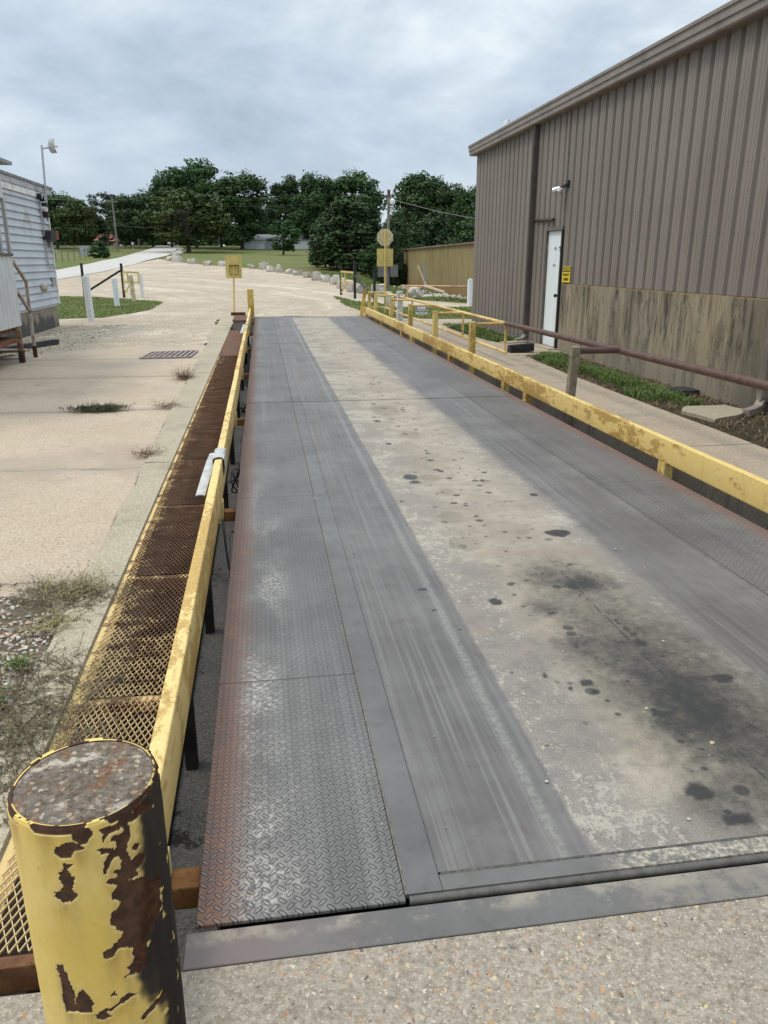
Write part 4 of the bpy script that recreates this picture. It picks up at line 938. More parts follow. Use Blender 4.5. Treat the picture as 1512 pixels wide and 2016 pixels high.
# concrete base
m = MT('stained_concrete', .9, .2)
x, y, z = m.xyz(); a = m.noise(1., 6, .65, st=(1, 1.3, .25)); s1 = m.noise(1., 8, .7, st=(1, 3.2, .5), off=(0, 4, 0), dist=.25); s2 = m.noise(1., 9, .78, st=(1, 8, 1.1), off=(0, 1, 3), dist=.35); f = m.noise(40, 6, .75); bl = m.noise(10, 7, .75)
c = m.mix(m.step(a, .35, .65), (.355, .285, .185), (.335, .29, .215))
c = m.mix(m.m_('MULTIPLY', m.step(s1, .44, .60), .72), c, (.14, .115, .083))
c = m.mix(m.m_('MULTIPLY', m.m_('MULTIPLY', m.step(s2, .48, .60), m.step(z, .1, .8)), .85), c, (.045, .038, .03))
c = m.mix(m.m_('MULTIPLY', m.step(m.noise(1., 7, .7, st=(1, 9, .9), off=(5, 7, 0)), .58, .72), .55), c, (.46, .41, .33))
for yj in (8.95, 11.2, 13.4): c = m.mix(m.m_('MULTIPLY', m.step(m.m_('ABSOLUTE', m.m_('SUBTRACT', y, yj)), .014, .004), .6), c, (.10, .085, .065))
c = m.mix(m.m_('MULTIPLY', m.step(z, .35, .05), .5), c, (.25, .225, .18))
c = m.mix(m.m_('MULTIPLY', m.step(m.m_('ADD', bl, m.m_('MULTIPLY', m.m_('SUBTRACT', s1, .5), .6)), .56, .64), .5), c, (.075, .065, .05))
c = m.mix(m.m_('MULTIPLY', m.m_('MULTIPLY', m.step(y, 8.6, 8.2), m.step(a, .2, .5)), .55), c, (.08, .07, .055))
c = m.mix(m.m_('MULTIPLY', m.step(z, 1.17, 1.2), .5), c, (.36, .24, .11))
c = m.mix(m.step(f, .25, .8), m.mix(.3, c, (.03, .025, .02)), c); m.color(c); m.bump(f, .4, .006); m.bump(bl, .3, .012); STAIN = m.m
MB().box(WX - .035, WX + .25, -3, 14.10, -.1, 1.205, .004, 1).build('concrete_base', STAIN, bd)
MB().box(WX - .05, WX + .4, 15.06, 20.36, -.1, .02).build('footing', STAIN, bd)
# roof + fascia + gutter
FASC = simple('fascia_brown', (.225, .19, .165), .5, .12, 3, .03, dirt=(.13, .105, .09), dirt_amt=.3)
mb = MB(); prof = [(5.335, 4.10), (5.315, 4.12), (5.315, 4.19), (5.295, 4.20), (5.295, 4.285), (5.275, 4.295), (5.275, 4.335), (5.33, 4.335), (5.50, 4.335), (5.50, 4.10)]
mb.extrude([(x_, -3.2, z_) for x_, z_ in prof], (0, 13.0 + 3.2, 0)); mb.build('gutter', FASC, bd)
mb = MB(); mb.extrude([(x_, 13.006, z_) for x_, z_ in prof], (0, 7.56, 0)); mb.build('gutter', FASC, bd)
ROOFM = simple('roof_sheet', (.20, .18, .165), .5, .2, 2, .03, dirt=(.12, .10, .085), dirt_amt=.4)
mb = MB(); sl_ = .07
mb.extrude([(5.30, -3.2, 4.345), (14.5, -3.2, 4.345 + 9.2 * sl_), (24, -3.2, 4.345 - .3 * sl_), (24, -3.2, 4.30), (14.5, -3.2, 4.30 + 9.2 * sl_), (5.30, -3.2, 4.338)], (0, 23.8, 0)); mb.build('roof', ROOFM, bd)
mb = MB(); y_ = -3.0
while y_ < 20.5:
    mb.extrude([(5.34, y_ - .03, 4.340), (5.34, y_ + .03, 4.340), (5.34, y_ + .014, 4.362), (5.34, y_ - .014, 4.362)], (9.2, 0, 9.2 * sl_)); y_ += .61
mb.build('roof_ribs', ROOFM, bd)
MB().box(6.2, 6.5, 10.55, 10.85, 4.4, 4.52).build('roof_vent', DARKST, bd)
# downspouts
def spout(y_, zt):
    mb = MB()
    mb.box(WX - .13, WX - .045, y_ - .05, y_ + .05, .16, zt, .012)
    for i in range(4): mb.box(WX - .137, WX - .130, y_ - .043 + i * .024, y_ - .030 + i * .024, .18, zt)
    return mb
def elbow(y_):
    mb = MB(); P = [(WX - .087, y_, .22), (WX - .09, y_, .12), (WX - .14, y_ - .03, .055), (WX - .24, y_ - .07, .03), (WX - .33, y_ - .10, .02)]
    for a, b in zip(P, P[1:]): mb.bar(a, b, .095, .085, .012)
    return mb
DSP = simple('spout_brown', (.085, .068, .06), .5, .2, 4, .03)
spout(15.83, 4.15).build('downspout', DSP, bd); elbow(15.83).build('spout_elbow', simple('spout_tin', (.22, .20, .185), .45, .2, 8), bd)
spout(7.74, 4.15).build('downspout', FASC, bd); elbow(7.74).build('spout_elbow', FASC, bd)
# door
DOORW = MT('door_white', .45, .4); a = DOORW.noise(2, 5, .6, st=(1, 3, .6)); c = DOORW.mix(DOORW.step(a, .3, .7), (.66, .72, .72), (.72, .77, .77))
x, y, z = DOORW.xyz(); k = DOORW.m_('MULTIPLY', DOORW.step(DOORW.noise(40, 5, .7), .56, .62), DOORW.step(z, .22, .04)); c = DOORW.mix(k, c, (.11, .06, .035)); DOORW.color(c)
MB().box(WX - .005, WX + .035, 14.235, 15.0, .03, 2.135, .003).build('door', DOORW.m, bd)
door = [o for o in COL.objects if o.name == 'door'][0]
TRIM = simple('door_trim', (.13, .108, .095), .5, .15, 5, .05)
mb = MB(); mb.box(WX - .055, WX + .05, 15.005, 15.06, -.02, 2.20); MB().box(WX - .055, WX + .05, 14.18, 14.232, -.02, 2.141).build('door_jamb', simple('jamb_gap_shade', (.03, .027, .025), .5, .2, 6), bd); mb.box(WX - .058, WX + .052, 14.18, 15.06, 2.142, 2.203); mb.build('door_frame', TRIM, bd)  # right jamb coloured near-black to stand in for the shaded gap there
BLK = simple('black_metal', (.012, .012, .012), .4, .2, 10, 0)
def ball(c, r, n=12):
    mb = MB(); b = bmesh.new(); bmesh.ops.create_uvsphere(b, u_segments=n, v_segments=n // 2 + 2, radius=r); return mb.bm(b, Matrix.Translation(c))
mb = ball((WX - .06, 14.31, .985), .034); mb.tube([(WX - .005, 14.31, .985), (WX - .05, 14.31, .985)], .014, 10); mb.build('knob', BLK, door, 40)
mb = MB(); mb.box(WX - .03, WX - .006, 14.25, 14.36, 1.83, 1.86); mb.box(WX - .04, WX - .006, 14.25, 14.30, 1.76, 1.86); mb.build('hasp', BLK, door)
PLQ = simple('grey_plaque', (.30, .33, .34), .6, .3, 60, 0)
MB().box(WX - .010, WX - .006, 14.54, 14.66, 1.80, 1.85).build('plaque', PLQ, door); MB().box(WX - .010, WX - .006, 14.56, 14.68, 1.50, 1.55).build('plaque', PLQ, door)
for zz in (1.85, 1.10, .3): MB().box(WX - .02, WX + .0, 14.985, 15.015, zz - .06, zz + .06).build('hinge', simple('hinge_%d' % int(zz * 10), (.35, .30, .26), .5), door)
MB().box(WX - .19, WX - .0, 14.14, 15.12, -.03, .022, .004).build('door_sill', SIDEW, bd)
MB().tube([(WX - .035, 15.78, 2.37), (WX - .07, 14.62, 2.335)], .028, 10).build('stub_pipe', simple('stub_brown', (.045, .03, .028), .5), bd, 40)
# floodlight
fl = thing('floodlight', 'twin silver floodlight on the brown wall above the white door', 'floodlight', (WX, 14.2, 2.9))
MB().box(WX - .06, WX - .018, 14.05, 14.17, 2.84, 2.96, .008).build('mount_plate', BLK, fl)
SILV = simple('silver', (.62, .62, .62), .3, .1, 10, 0, .5, .6)
for d_, ln in (((-.15, .20, -.10), .0), ((-.13, .03, -.14), .0)):
    p = Vector((WX - .06, 14.11, 2.9)); d_ = Vector(d_); q = p + d_
    MB().tube([p, p.lerp(q, .55)], .018, 8).build('arm', BLK, fl, 40)
    MB().tube([p.lerp(q, .5), p.lerp(q, .62), q], [.02, .035, .062], 14, cap=True).build('lamp_head', SILV, fl, 40)
# caution sign
cs = thing('caution_sign', 'yellow and black CAUTION WEAR SAFETY EQUIPMENT sign on wall right of white door', 'sign', (WX - .05, 13.87, 1.38))
SY = simple('sign_bright_yellow', (.72, .54, .02), .5, .05, 5, 0)
MB().box(WX - .048, WX - .042, 13.69, 14.06, 1.235, 1.515, .001).build('panel', SY, cs)
MB().box(WX - .0505, WX - .0485, 13.70, 14.05, 1.415, 1.505).build('black_band', BLACKP, cs)
RW = Matrix.Rotation(R_(-90), 4, 'Z') @ Matrix.Rotation(R_(90), 4, 'X')
text_mesh('lettering', 'CAUTION', .092, Matrix.Translation((WX - .0515, 13.875, 1.458)) @ RW, SY, cs, .001, .80, .001)
text_mesh('lettering', 'WEAR SAFETY', .068, Matrix.Translation((WX - .049, 13.875, 1.362)) @ RW, BLACKP, cs, .001, .70, .002)
text_mesh('lettering', 'EQUIPMENT', .068, Matrix.Translation((WX - .049, 13.875, 1.285)) @ RW, BLACKP, cs, .001, .72, .002)
# roof antenna
ra = thing('roof_antenna', 'small white panel antenna on the brown building roof edge', 'antenna', (5.8, 19.1, 4.4))
MB().box(5.76, 5.84, 18.92, 19.26, 4.47, 4.70, .03).build('panel', WHITEP, ra); MB().tube([(5.86, 19.1, 4.33), (5.86, 19.1, 4.6)], .02, 8).box(5.75, 5.95, 19.0, 19.4, 4.36, 4.46, .01).build('mount', WHITEP, ra); MB().tube([(5.9, 18.65, 4.36), (5.9, 18.65, 4.63)], .015, 8).build('mast', GREYST, ra)
# things on the soil strip
o = MB().box(5.15, 5.42, 9.0, 9.32, -.02, .05, .012).build('meter_lid', simple('lid_black', (.03, .032, .036), .5, .3, 14, .1)); tag(o, 'black plastic meter box lid in the grass beside the concrete base', 'meter lid')
pl = jitter([(4.62, 7.35), (4.55, 7.9), (4.75, 8.15), (5.2, 8.1), (5.28, 7.75), (5.0, 7.5)], .08, .04, 3)
o = MB().extrude([(x_, y_, -.03 + .02 * (x_ - 4.5)) for x_, y_ in pl], (0, 0, .045)).build('concrete_chunk', CURB, loc=(4.9, 7.8, 0)); tag(o, 'flat broken concrete slab piece under the near downspout', 'concrete slab')
o = MB().bar((5.36, 15.72, .0), (4.85, 15.5, -.0), .25, .05, .01).build('splash_block', CURB, loc=(5.1, 15.6, 0)); tag(o, 'grey concrete splash block below the downspout by the door', 'splash block')

# ------------------------------------------------------------------ low ochre building far right
m = MT('ochre_siding', .7, .2); x, y, z = m.xyz(); a = m.noise(1., 6, .65, st=(3, 3, .4)); b = m.noise(.5, 6, .6, off=(2, 1, 1))
c = m.mix(m.step(a, .35, .65), (.235, .185, .085), (.31, .25, .125)); c = m.mix(m.m_('MULTIPLY', m.step(b, .5, .7), .5), c, (.20, .12, .055)); c = m.mix(m.m_('MULTIPLY', m.step(z, .6, .1), .5), c, (.30, .15, .06)); m.color(c); OCH = m.m
ob = thing('ochre_shed', 'long low ochre metal shed behind the brown building', 'shed', (9.6, 45, 0))
d0, d1 = Vector((9.2, 31, 0)), Vector((9.97, 55.7, 0)); dv = (d1 - d0).normalized(); nv = Vector((dv.y, -dv.x, 0))
mb = MB(); L = (d1 - d0).length; P = []; t = 0
while t < L:
    for dt, dn in ((0, 0), (.16, 0), (.18, -.02), (.23, -.02), (.25, 0)): P.append(d0 + dv * min(L, t + dt) + nv * dn)
    t += .25
n = len(P); mb.add([p + Vector((0, 0, -.1)) for p in P] + [p + Vector((0, 0, 2.34)) for p in P], [(i, i + 1, n + i + 1, n + i) for i in range(n - 1)]); mb.build('wall', OCH, ob, fix=False)
MB().extrude([d1, d1 + nv * 8, d1 + nv * 8 + Vector((0, 0, 2.3)), d1 + Vector((0, 0, 2.3))], dv * .1).build('end_wall', OCH, ob)
mb = MB(); mb.extrude([d0 - nv * .12 + Vector((0, 0, 2.33)), d0 - nv * .12 + Vector((0, 0, 2.40)), d0 + nv * 4 + Vector((0, 0, 2.55)), d0 + nv * 8.2 + Vector((0, 0, 2.35))], dv * (L + .2)); mb.build('roof', simple('rusty_roof', (.17, .14, .12), .7, .4, 3, .1, dirt=(.16, .07, .03), dirt_amt=.7), ob)
gp = d0 + dv * 15.5 - nv * .03; MB().extrude([gp, gp + dv * 1.1, gp + dv * 1.1 + Vector((0, 0, 1.35)), gp + Vector((0, 0, 1.35))], nv * .02).build('grey_patch', simple('patch_grey', (.22, .20, .19), .6, .2, 3), ob)

# barrier pipes and posts by the ochre shed
PEACH = simple('peach_paint', (.58, .36, .22), .7, .2, 12, .2, dirt=(.22, .11, .06), dirt_amt=.5)
def bollard(x_, y_, h_, r_, mat, lab, lean=(0, 0), cat='bollard', group=None):
    t = thing('pipe_bollard', lab, cat, (x_, y_, T(x_, y_)), group); z_ = T(x_, y_)
    top = Vector((x_ + lean[0], y_ + lean[1], z_ + h_))
    MB().tube([(x_, y_, z_ - .1), top], r_, 16).build('pipe', mat, t, 40)
    mb = ball(top - Vector((0, 0, r_ * .55)), r_ * .97); mb.build('cap', simple('cap_' + lab[:6], (.45, .44, .42), .8, .3, 30, .2), t, 60); return t
wm = MT('white_flaky', .75, .25); k = wm.noise(9, 8, .75); c = wm.mix(wm.step(wm.noise(4, 5, .6), .3, .7), (.60, .63, .64), (.70, .72, .72)); c = wm.mix(wm.step(k, .62, .67), c, (.22, .19, .16)); wm.color(c); wm.bump(k, .2, .004); WB = wm.m
bollard(7.9, 29.8, .93, .105, WB, 'white flaky bollard at the brown building corner')
bollard(9.05, 33.4, .93, .085, PEACH, 'peach coloured post behind the white flaky bollard', cat='post')
bar = thing('barrier_pipe', 'peach horizontal barrier pipe with thin posts before the ochre shed', 'barrier', (7.6, 34, 0))
MB().tube([(6.0, 34.2, .58), (9.1, 33.5, .55)], .04, 10).build('pipe', PEACH, bar, 40); MB().tube([(6.25, 34.1, -.05), (6.25, 34.1, .6)], .035, 8).build('post', PEACH, bar, 40)
o = MB().tube([(6.47, 33, 1.44), (6.84, 33, .62)], .028, 8).build('leaning_pipe', simple('pale_pipe', (.62, .5, .3), .7), smooth=40, loc=(6.7, 33, 0)); tag(o, 'thin pale pipe leaning up from the peach barrier', 'pipe')
o = MB().bar((6.75, 32.9, .62), (7.4, 32.0, .40), .07, .07).build('fallen_beam', simple('beam_cream', (.58, .46, .36), .7), loc=(7, 32.5, 0)); tag(o, 'cream beam slanting down below the peach barrier pipe', 'beam')

# gates
def gate(name, lab, hinge, other, brace, zb=0.):
    g = thing(name, lab, 'gate', (hinge[0], hinge[1], zb))
    hx, hy = hinge; ox, oy = other
    H_, W_ = Vector((hx, hy, zb)), Vector((ox, oy, zb))
    Z = lambda p, z_: p + Vector((0, 0, z_))
    MB().tube([Z(H_, -.1), Z(H_, 1.5)], .06, 12).build('hinge_post', BLACKP, g, 40)
    mb = MB()
    for a, b in ((Z(H_, 1.12), Z(W_, 1.10)), (Z(H_, .68), Z(W_, .66)), (Z(W_, .60), Z(W_, 1.14)), (Z(H_, .3), Z(H_, 1.14)), (Z(H_.lerp(W_, .3), .66), Z(H_.lerp(W_, .3), 1.1))):
        mb.bar(a + (W_ - H_) * .04, b + (W_ - H_) * .04, .055, .075)
    mb.build('gate_frame', SIGNY, g); MB().bar(Z(H_, .1), Z(H_.lerp(W_, .5), .64), .05, .05).build('gate_brace', SIGNY, g)
    if brace:
        P0, P1, q0, q1 = brace
        MB().tube([Vector(P0) + Vector((0, 0, q0)), Vector(P1) + Vector((0, 0, q1))], .05, 10).build('brace', BLACKP, g, 40)
    return g
g = gate('swing_gate', 'yellow swing gate frame on black post behind the white bollards', (-6.3, 38.4), (-5.55, 38.0), ((-6.3, 38.4, 0), (-8.1, 39.1, 0), 1.22, .22))
MB().tube([(-8.21, 39.2, -.05), (-8.21, 39.2, 1.5)], .06, 12).build('brace_post', BLACKP, g, 40)
g = gate('swing_gate', 'yellow swing gate frame between black posts beside the boulders', (3.87, 39.2), (4.20, 36.3), None)
MB().tube([(4.18, 36.0, -.05), (4.18, 36.0, 1.6)], .06, 12).build('latch_post', BLACKP, g, 40)
MB().tube([(4.72, 33.5, -.05), (4.72, 33.5, 1.24)], .055, 12).build('brace_post', BLACKP, g, 40)
MB().tube([(4.16, 36.0, 1.0), (4.70, 33.5, .10)], .045, 10).build('brace', BLACKP, g, 40)
# white bollards left
bollard(-4.80, 23.4, 1.19, .095, WB, 'tallest white bollard nearest the house at the grass edge', (-.03, 0), group='bollards on the grass patch')
bollard(-5.33, 30.8, .98, .10, WB, 'white bollard in the middle of the grass patch', (-.02, 0), group='bollards on the grass patch')
bollard(-5.31, 34.7, 1.04, .095, simple('cream_bollard', (.58, .50, .33), .8, .2, 8, .2, dirt=(.25, .17, .09), dirt_amt=.5), 'stained cream bollard in front of the yellow swing gate', (-.06, 0), group='bollards on the grass patch')
bollard(-5.50, 38.6, 1.03, .09, WB, 'white bollard farthest back right of the yellow swing gate', (-.02, 0), group='bollards on the grass patch')

# ------------------------------------------------------------------ white house at the left
HX = -5.26
hs = thing('white_house', 'white clapboard house with grey block foundation and low roof', 'house', (HX, 18, 0))
m = MT('clapboard', .6, .3); x, y, z = m.xyz(); a = m.noise(1.4, 6, .65); b = m.noise(7, 7, .7, st=(1, 1, .4)); gr = m.noise(1.2, 6, .7, off=(3, 1, 4))
c = m.mix(m.step(a, .3, .7), (.44, .47, .51), (.52, .55, .58)); c = m.mix(m.m_('MULTIPLY', m.step(b, .5, .75), .45), c, (.33, .34, .34))
c = m.mix(m.m_('MULTIPLY', m.m_('MULTIPLY', m.step(gr, .5, .66), m.step(z, 2.0, 2.6)), .6), c, (.24, .24, .14)); m.color(c); CLAP = m.m
P = []; z_ = .56
while z_ < 3.2: P += [(HX - .010, z_), (HX + .026, z_ + .003), (HX - .010, z_ + .158)]; z_ += .160
n = len(P); mb = MB(); mb.add([(x_, 9.0, zz) for x_, zz in P] + [(x_, 21.86, zz) for x_, zz in P], [(i, i + 1, n + i + 1, n + i) for i in range(n - 1)]); mb.build('siding', CLAP, hs)
MB().box(HX - 6, HX - .01, 9.0, 21.83, .5, 3.25).build('wall', CLAP, hs)
MB().box(HX - .02, HX + .035, 21.82, 21.90, .54, 3.2).build('corner_board', WHITEP, hs)
m = MT('block_foundation', .9, .2); x, y, z = m.xyz()
br = m.N('ShaderNodeTexBrick'); cb = m.N('ShaderNodeCombineXYZ'); m.set(cb.inputs[0], y); m.set(cb.inputs[1], z); m.set(br.inputs['Vector'], cb.outputs[0]); br.inputs['Scale'].default_value = 1.; br.inputs['Brick Width'].default_value = .4; br.inputs['Row Height'].default_value = .2; br.inputs['Mortar Size'].default_value = .006
br.inputs['Color1'].default_value = (.27, .235, .185, 1); br.inputs['Color2'].default_value = (.24, .21, .165, 1); br.inputs['Mortar'].default_value = (.16, .14, .12, 1)
k = m.m_('ADD', m.noise(2.2, 6, .65, st=(1, 1, .4)), m.m_('MULTIPLY', m.step(z, .5, .05), .28)); c = m.mix(m.m_('MULTIPLY', m.step(k, .55, .72), .85), br.outputs['Color'], (.06, .062, .06)); m.color(c); m.bump(m.noise(40, 5, .7), .4, .005)
MB().box(HX - 6, HX - .03, 9.0, 21.80, -.1, .56).build('foundation', m.m, hs)
ROOFH = simple('house_roof', (.20, .20, .20), .8, .3, 5, .2)
mb = MB(); mb.extrude([(HX + .07, 8.7, 3.33), (HX + .07, 8.7, 3.39), (HX - 3, 8.7, 3.95), (HX - 6.3, 8.7, 3.39), (HX - 6.3, 8.7, 3.33)], (0, 13.74, 0)); mb.build('roof', ROOFH, hs)
mb = MB(); mb.box(HX + .026, HX + .05, 8.75, 22.38, 3.20, 3.325); mb.box(HX - 6, HX + .025, 22.34, 22.38, 3.2, 3.32); mb.build('fascia', simple('fascia_white', (.40, .415, .43), .6, .2, 6, .1, dirt=(.2, .19, .18), dirt_amt=.4), hs)
MB().box(HX + .02, HX + .036, 8.9, 21.85, 3.06, 3.19).build('frieze', WHITEP, hs)
GALV = simple('conduit_grey', (.36, .37, .38), .5, .15, 10, .05)
MB().tube([(HX + .05, 21.10, 2.95), (HX + .05, 21.12, 1.62), (HX + .05, 21.18, 1.50), (HX + .05, 21.30, 1.47), (HX + .05, 22.15, 1.47)], .016, 8).build('conduit', GALV, hs, 40)
MB().tube([(HX + .05, 21.55, 2.05), (HX + .05, 21.62, 1.9), (HX + .05, 21.75, 1.84), (HX + .05, 22.15, 1.84)], .014, 8).build('conduit', GALV, hs, 40)
MB().box(HX + .02, HX + .05, 21.36, 21.68, 1.01, 1.20).build('meter_plate', simple('zinc', (.30, .29, .27), .5, .3, 8), hs)
mb = ball((HX + .05, 20.4, .99), .10); mb.tube([(HX + .0, 20.35, 1.06), (HX + .11, 20.42, .93)], [.05, .07], 10); mb.build('dryer_vent', simple('vent_beige', (.40, .37, .28), .6), hs, 60)
# devices on the house
ab = thing('alarm_box', 'black bell box with a red side on the white clapboard wall', 'alarm box', (HX, 21.5, 2.2))
MB().extrude([(HX + .03, 21.08, 2.10), (HX + .03, 21.12, 2.30), (HX + .03, 21.25, 2.33), (HX + .03, 21.70, 2.33), (HX + .03, 21.70, 2.13), (HX + .03, 21.45, 2.06)], (.18, 0, 0)).build('housing', simple('black_plastic', (.02, .02, .025), .4), ab)
MB().box(HX + .04, HX + .20, 21.705, 21.90, 2.12, 2.32, .01).build('red_face', simple('red_plastic', (.42, .03, .025), .4), ab)
MB().tube([(HX + .06, 21.55, 2.06), (HX + .06, 21.55, 1.93)], .05, 8).build('cable_gland', GALV, ab, 40)
cm = thing('wall_camera', 'dark floodlight and camera cluster under the house eave', 'camera', (HX, 21.3, 3.0))
MB().box(HX + .04, HX + .16, 21.25, 21.42, 2.62, 2.96, .01).build('driver_box', DARKST, cm)
for yy, zz in ((20.98, 3.08), (21.22, 3.05)):
    MB().tube([(HX + .04, yy, zz), (HX + .14, yy, zz)], .07, 12).build('lamp_head', BLK, cm, 40); MB().tube([(HX + .141, yy, zz), (HX + .15, yy, zz)], .05, 12).build('lens', GALV, cm, 40)
MB().tube([(HX + .05, 21.2, 2.82), (HX + .17, 21.18, 2.80)], .055, 12).build('camera_lens', WHITEP, cm, 40)
am = thing('dish_antenna', 'white grid dish on a thin grey mast at the house corner', 'antenna', (HX, 21.5, 2.8))
MB().tube([(HX + .10, 21.45, 2.55), (HX + .10, 21.75, 4.30)], .026, 10).build('mast', GALV, am, 40)
dm = MB(); dcen = Vector((HX + .18, 22.12, 4.33)); ax = Vector((.55, .8, .1)).normalized(); uu = ax.cross(Vector((0, 0, 1))).normalized(); vv = uu.cross(ax)
rows = []
for i in range(9):
    for j in range(9):
        s, t = (i / 8 - .5) * 2, (j / 8 - .5) * 2
        sq = 1 - .25 * t * t
        rows.append(dcen + uu * (s * .11 * sq) + vv * (t * .165) + ax * (.07 * (s * s + t * t)))
dm.add(rows, [(i * 9 + j, (i + 1) * 9 + j, (i + 1) * 9 + j + 1, i * 9 + j + 1) for i in range(8) for j in range(8)]); k = len(rows)
dm.add([p + ax * .012 for p in rows], [(i * 9 + j, i * 9 + j + 1, (i + 1) * 9 + j + 1, (i + 1) * 9 + j) for i in range(8) for j in range(8)]); dm.build('dish', PLAST, am, 60, fix=False)
MB().tube([dcen, dcen + ax * .24], .014, 8).tube([dcen + ax * .22, dcen + ax * .27], .03, 8).build('feed_arm', WHITEP, am, 40); MB().tube([(HX + .10, 21.72, 4.22), tuple(dcen - Vector((0, 0, .03)))], .022, 8).build('bracket', GALV, am, 40)

# porch in front of the house
PXF = -4.0
po = thing('porch', 'white corrugated metal sided porch on rusty posts beside white house', 'porch', (PXF, 12.5, 0))
m = MT('white_sheet', .5, .35); x, y, z = m.xyz(); a = m.noise(3, 6, .65, st=(1, 2, .5)); c = m.mix(m.step(a, .35, .7), (.60, .62, .62), (.50, .51, .50)); c = m.mix(m.m_('MULTIPLY', m.step(m.noise(14, 6, .7), .6, .7), .4), c, (.36, .34, .3)); m.color(c); SHEET = m.m
mb = MB(); P = []; y_ = 9.0
while y_ < 13.95:
    for dy, dx in ((0, 0), (.10, 0), (.115, .018), (.145, .018), (.16, 0), (.2, 0)):
        if y_ + dy < 13.95: P.append((PXF + dx, y_ + dy))
    y_ += .2
P.append((PXF, 13.95)); n = len(P)
mb.add([(a, b, .575) for a, b in P] + [(a, b, 1.68) for a, b in P], [(i, i + 1, n + i + 1, n + i) for i in range(n - 1)]); mb.build('side_panel', SHEET, po, fix=False)
MB().box(PXF - .03, PXF + .03, 9, 13.99, 1.68, 1.72).build('panel_cap', simple('cap_brown', (.12, .10, .085), .7), po)
MB().box(PXF - .04, PXF + .01, 9, 13.96, 2.55, 3.06).build('upper_panel', SHEET, po); MB().box(PXF - 1.3, PXF + .12, 9, 14.3, 3.07, 3.12).build('roof', simple('tin_roof', (.28, .28, .28), .6), po)
mb = MB(); mb.box(PXF - .03, PXF + .02, 13.90, 13.97, 1.72, 2.55); mb.box(PXF - .05, PXF - .01, 13.58, 13.64, 1.72, 2.55); mb.box(PXF - .03, PXF, 13.97, 14.02, 1.68, 2.57); mb.build('screen_frame', simple('frame_grey', (.42, .42, .41), .6, .15, 10), po)
MB().box(PXF - 1.25, PXF - .05, 9, 13.9, .50, .56).build('floor', RUST, po)
RPOST = rusty('porch_rust', (.14, .075, .045), (.40, .30, .18)); 
MB().box(PXF - .04, PXF + .03, 13.74, 13.82, .18, .575).build('post', RPOST, po); MB().box(PXF - .045, PXF + .035, 13.735, 13.825, -.03, .18).build('post', rusty('foot_rust', (.05, .025, .018), (.09, .045, .03)), po)
MB().box(PXF - .04, PXF + .03, 10.2, 10.28, -.03, .575).build('post', RPOST, po)
MB().box(PXF - 1.2, PXF, 9, 13.9, .33, .40).build('floor_beam', RUST, po)
CR = simple('rail_cream', (.42, .36, .29), .7, .25, 12, .2, dirt=(.16, .08, .05), dirt_amt=.5)
MB().bar((PXF, 14.02, 1.60), (PXF, 14.60, 1.265), .045, .045).bar((PXF, 14.60, 1.28), (PXF, 14.56, .18), .045, .045).build('stair_rail', CR, po)
MB().bar((PXF, 14.02, 1.12), (PXF, 14.60, .755), .045, .045).build('stair_rail', CR, po); MB().box(PXF - .03, PXF + .03, 14.53, 14.59, -.03, .18).build('rail_foot', rusty('foot_rust2', (.05, .025, .018), (.09, .045, .03)), po)
MB().box(PXF - 1.1, PXF - .08, 14.0, 14.25, .28, .32).box(PXF - 1.1, PXF - .08, 14.28, 14.52, .10, .14).build('step', CR, po)
ps = thing('notice_sign', 'white notice with blue print on the corrugated porch side', 'sign', (PXF + .02, 13, 1.45))
MB().box(PXF + .022, PXF + .027, 12.4, 13.06, 1.30, 1.66).build('panel', WHITEP, ps)
mb = MB()
for i in range(7): mb.box(PXF + .028, PXF + .031, 12.5 - .02 * (i % 2), 13.0 - .05 * (i % 3), 1.34 + i * .042, 1.36 + i * .042)
mb.build('worn_print', simple('print_blue', (.05, .12, .35), .6, .3, 60), ps)
o = MB().bar((-5.3, 14.2, .02), (-4.2, 16.9, .02), .13, .12, .01).build('timber_edging', simple('black_timber', (.045, .042, .04), .9, .4, 8, .4)); tag(o, 'dark timber edging lying on the gravel below the house', 'timber')
o = MB().bar((-4.75, 14.3, .2), (-4.45, 15.0, .05), .25, .03).build('loose_board', simple('board_grey', (.28, .27, .25), .8)); tag(o, 'grey loose board leaning under the porch', 'board')

# ------------------------------------------------------------------ boulders
m = MT('limestone', .9, .2); a = m.noise(1.6, 8, .7); b = m.noise(7, 8, .75, off=(2, 2, 1)); f = m.noise(30, 6, .75)
c = m.mix(m.step(a, .35, .6), (.74, .70, .62), (.54, .49, .42)); c = m.mix(m.m_('MULTIPLY', m.step(b, .52, .64), .7), c, (.20, .18, .155)); c = m.mix(m.m_('MULTIPLY', m.step(m.noise(2, 6, .7, off=(5, 5, 1)), .56, .66), .5), c, (.44, .29, .17))
c = m.mix(m.step(f, .3, .7), m.mix(.3, c, (.1, .09, .08)), c); m.color(c); m.bump(b, .8, .05); m.bump(f, .6, .02); LIME = m.m
BOULD = [(-8.53, 79.96, .67, .44), (-7.5, 76.56, 1.06, .69), (-9.65, 99.08, 1.37, .69), (-10.76, 115.81, .9, .8), (-6.02, 73.42, .81, .51), (-4.48, 70.54, .78, .39), (-3.22, 69.59, .72, .43), (-.71, 65.26, .63, .36), (.21, 63.72, .71, .62), (.75, 60.78, .67, .46), (1.34, 59.5, .54, .62), (2.07, 58.36, .69, .36), (2.56, 56.77, .79, .35), (3.06, 54.26, .68, .41), (3.61, 51.95, .86, .61), (4.04, 50.64, .74, .46), (4.42, 48.11, .63, .6), (4.37, 43.82, .55, .64), (4.58, 41.31, .6, .66), (5.0, 40.9, .62, .48), (5.75, 39.73, .95, .55), (7.06, 36.64, .99, .56)]
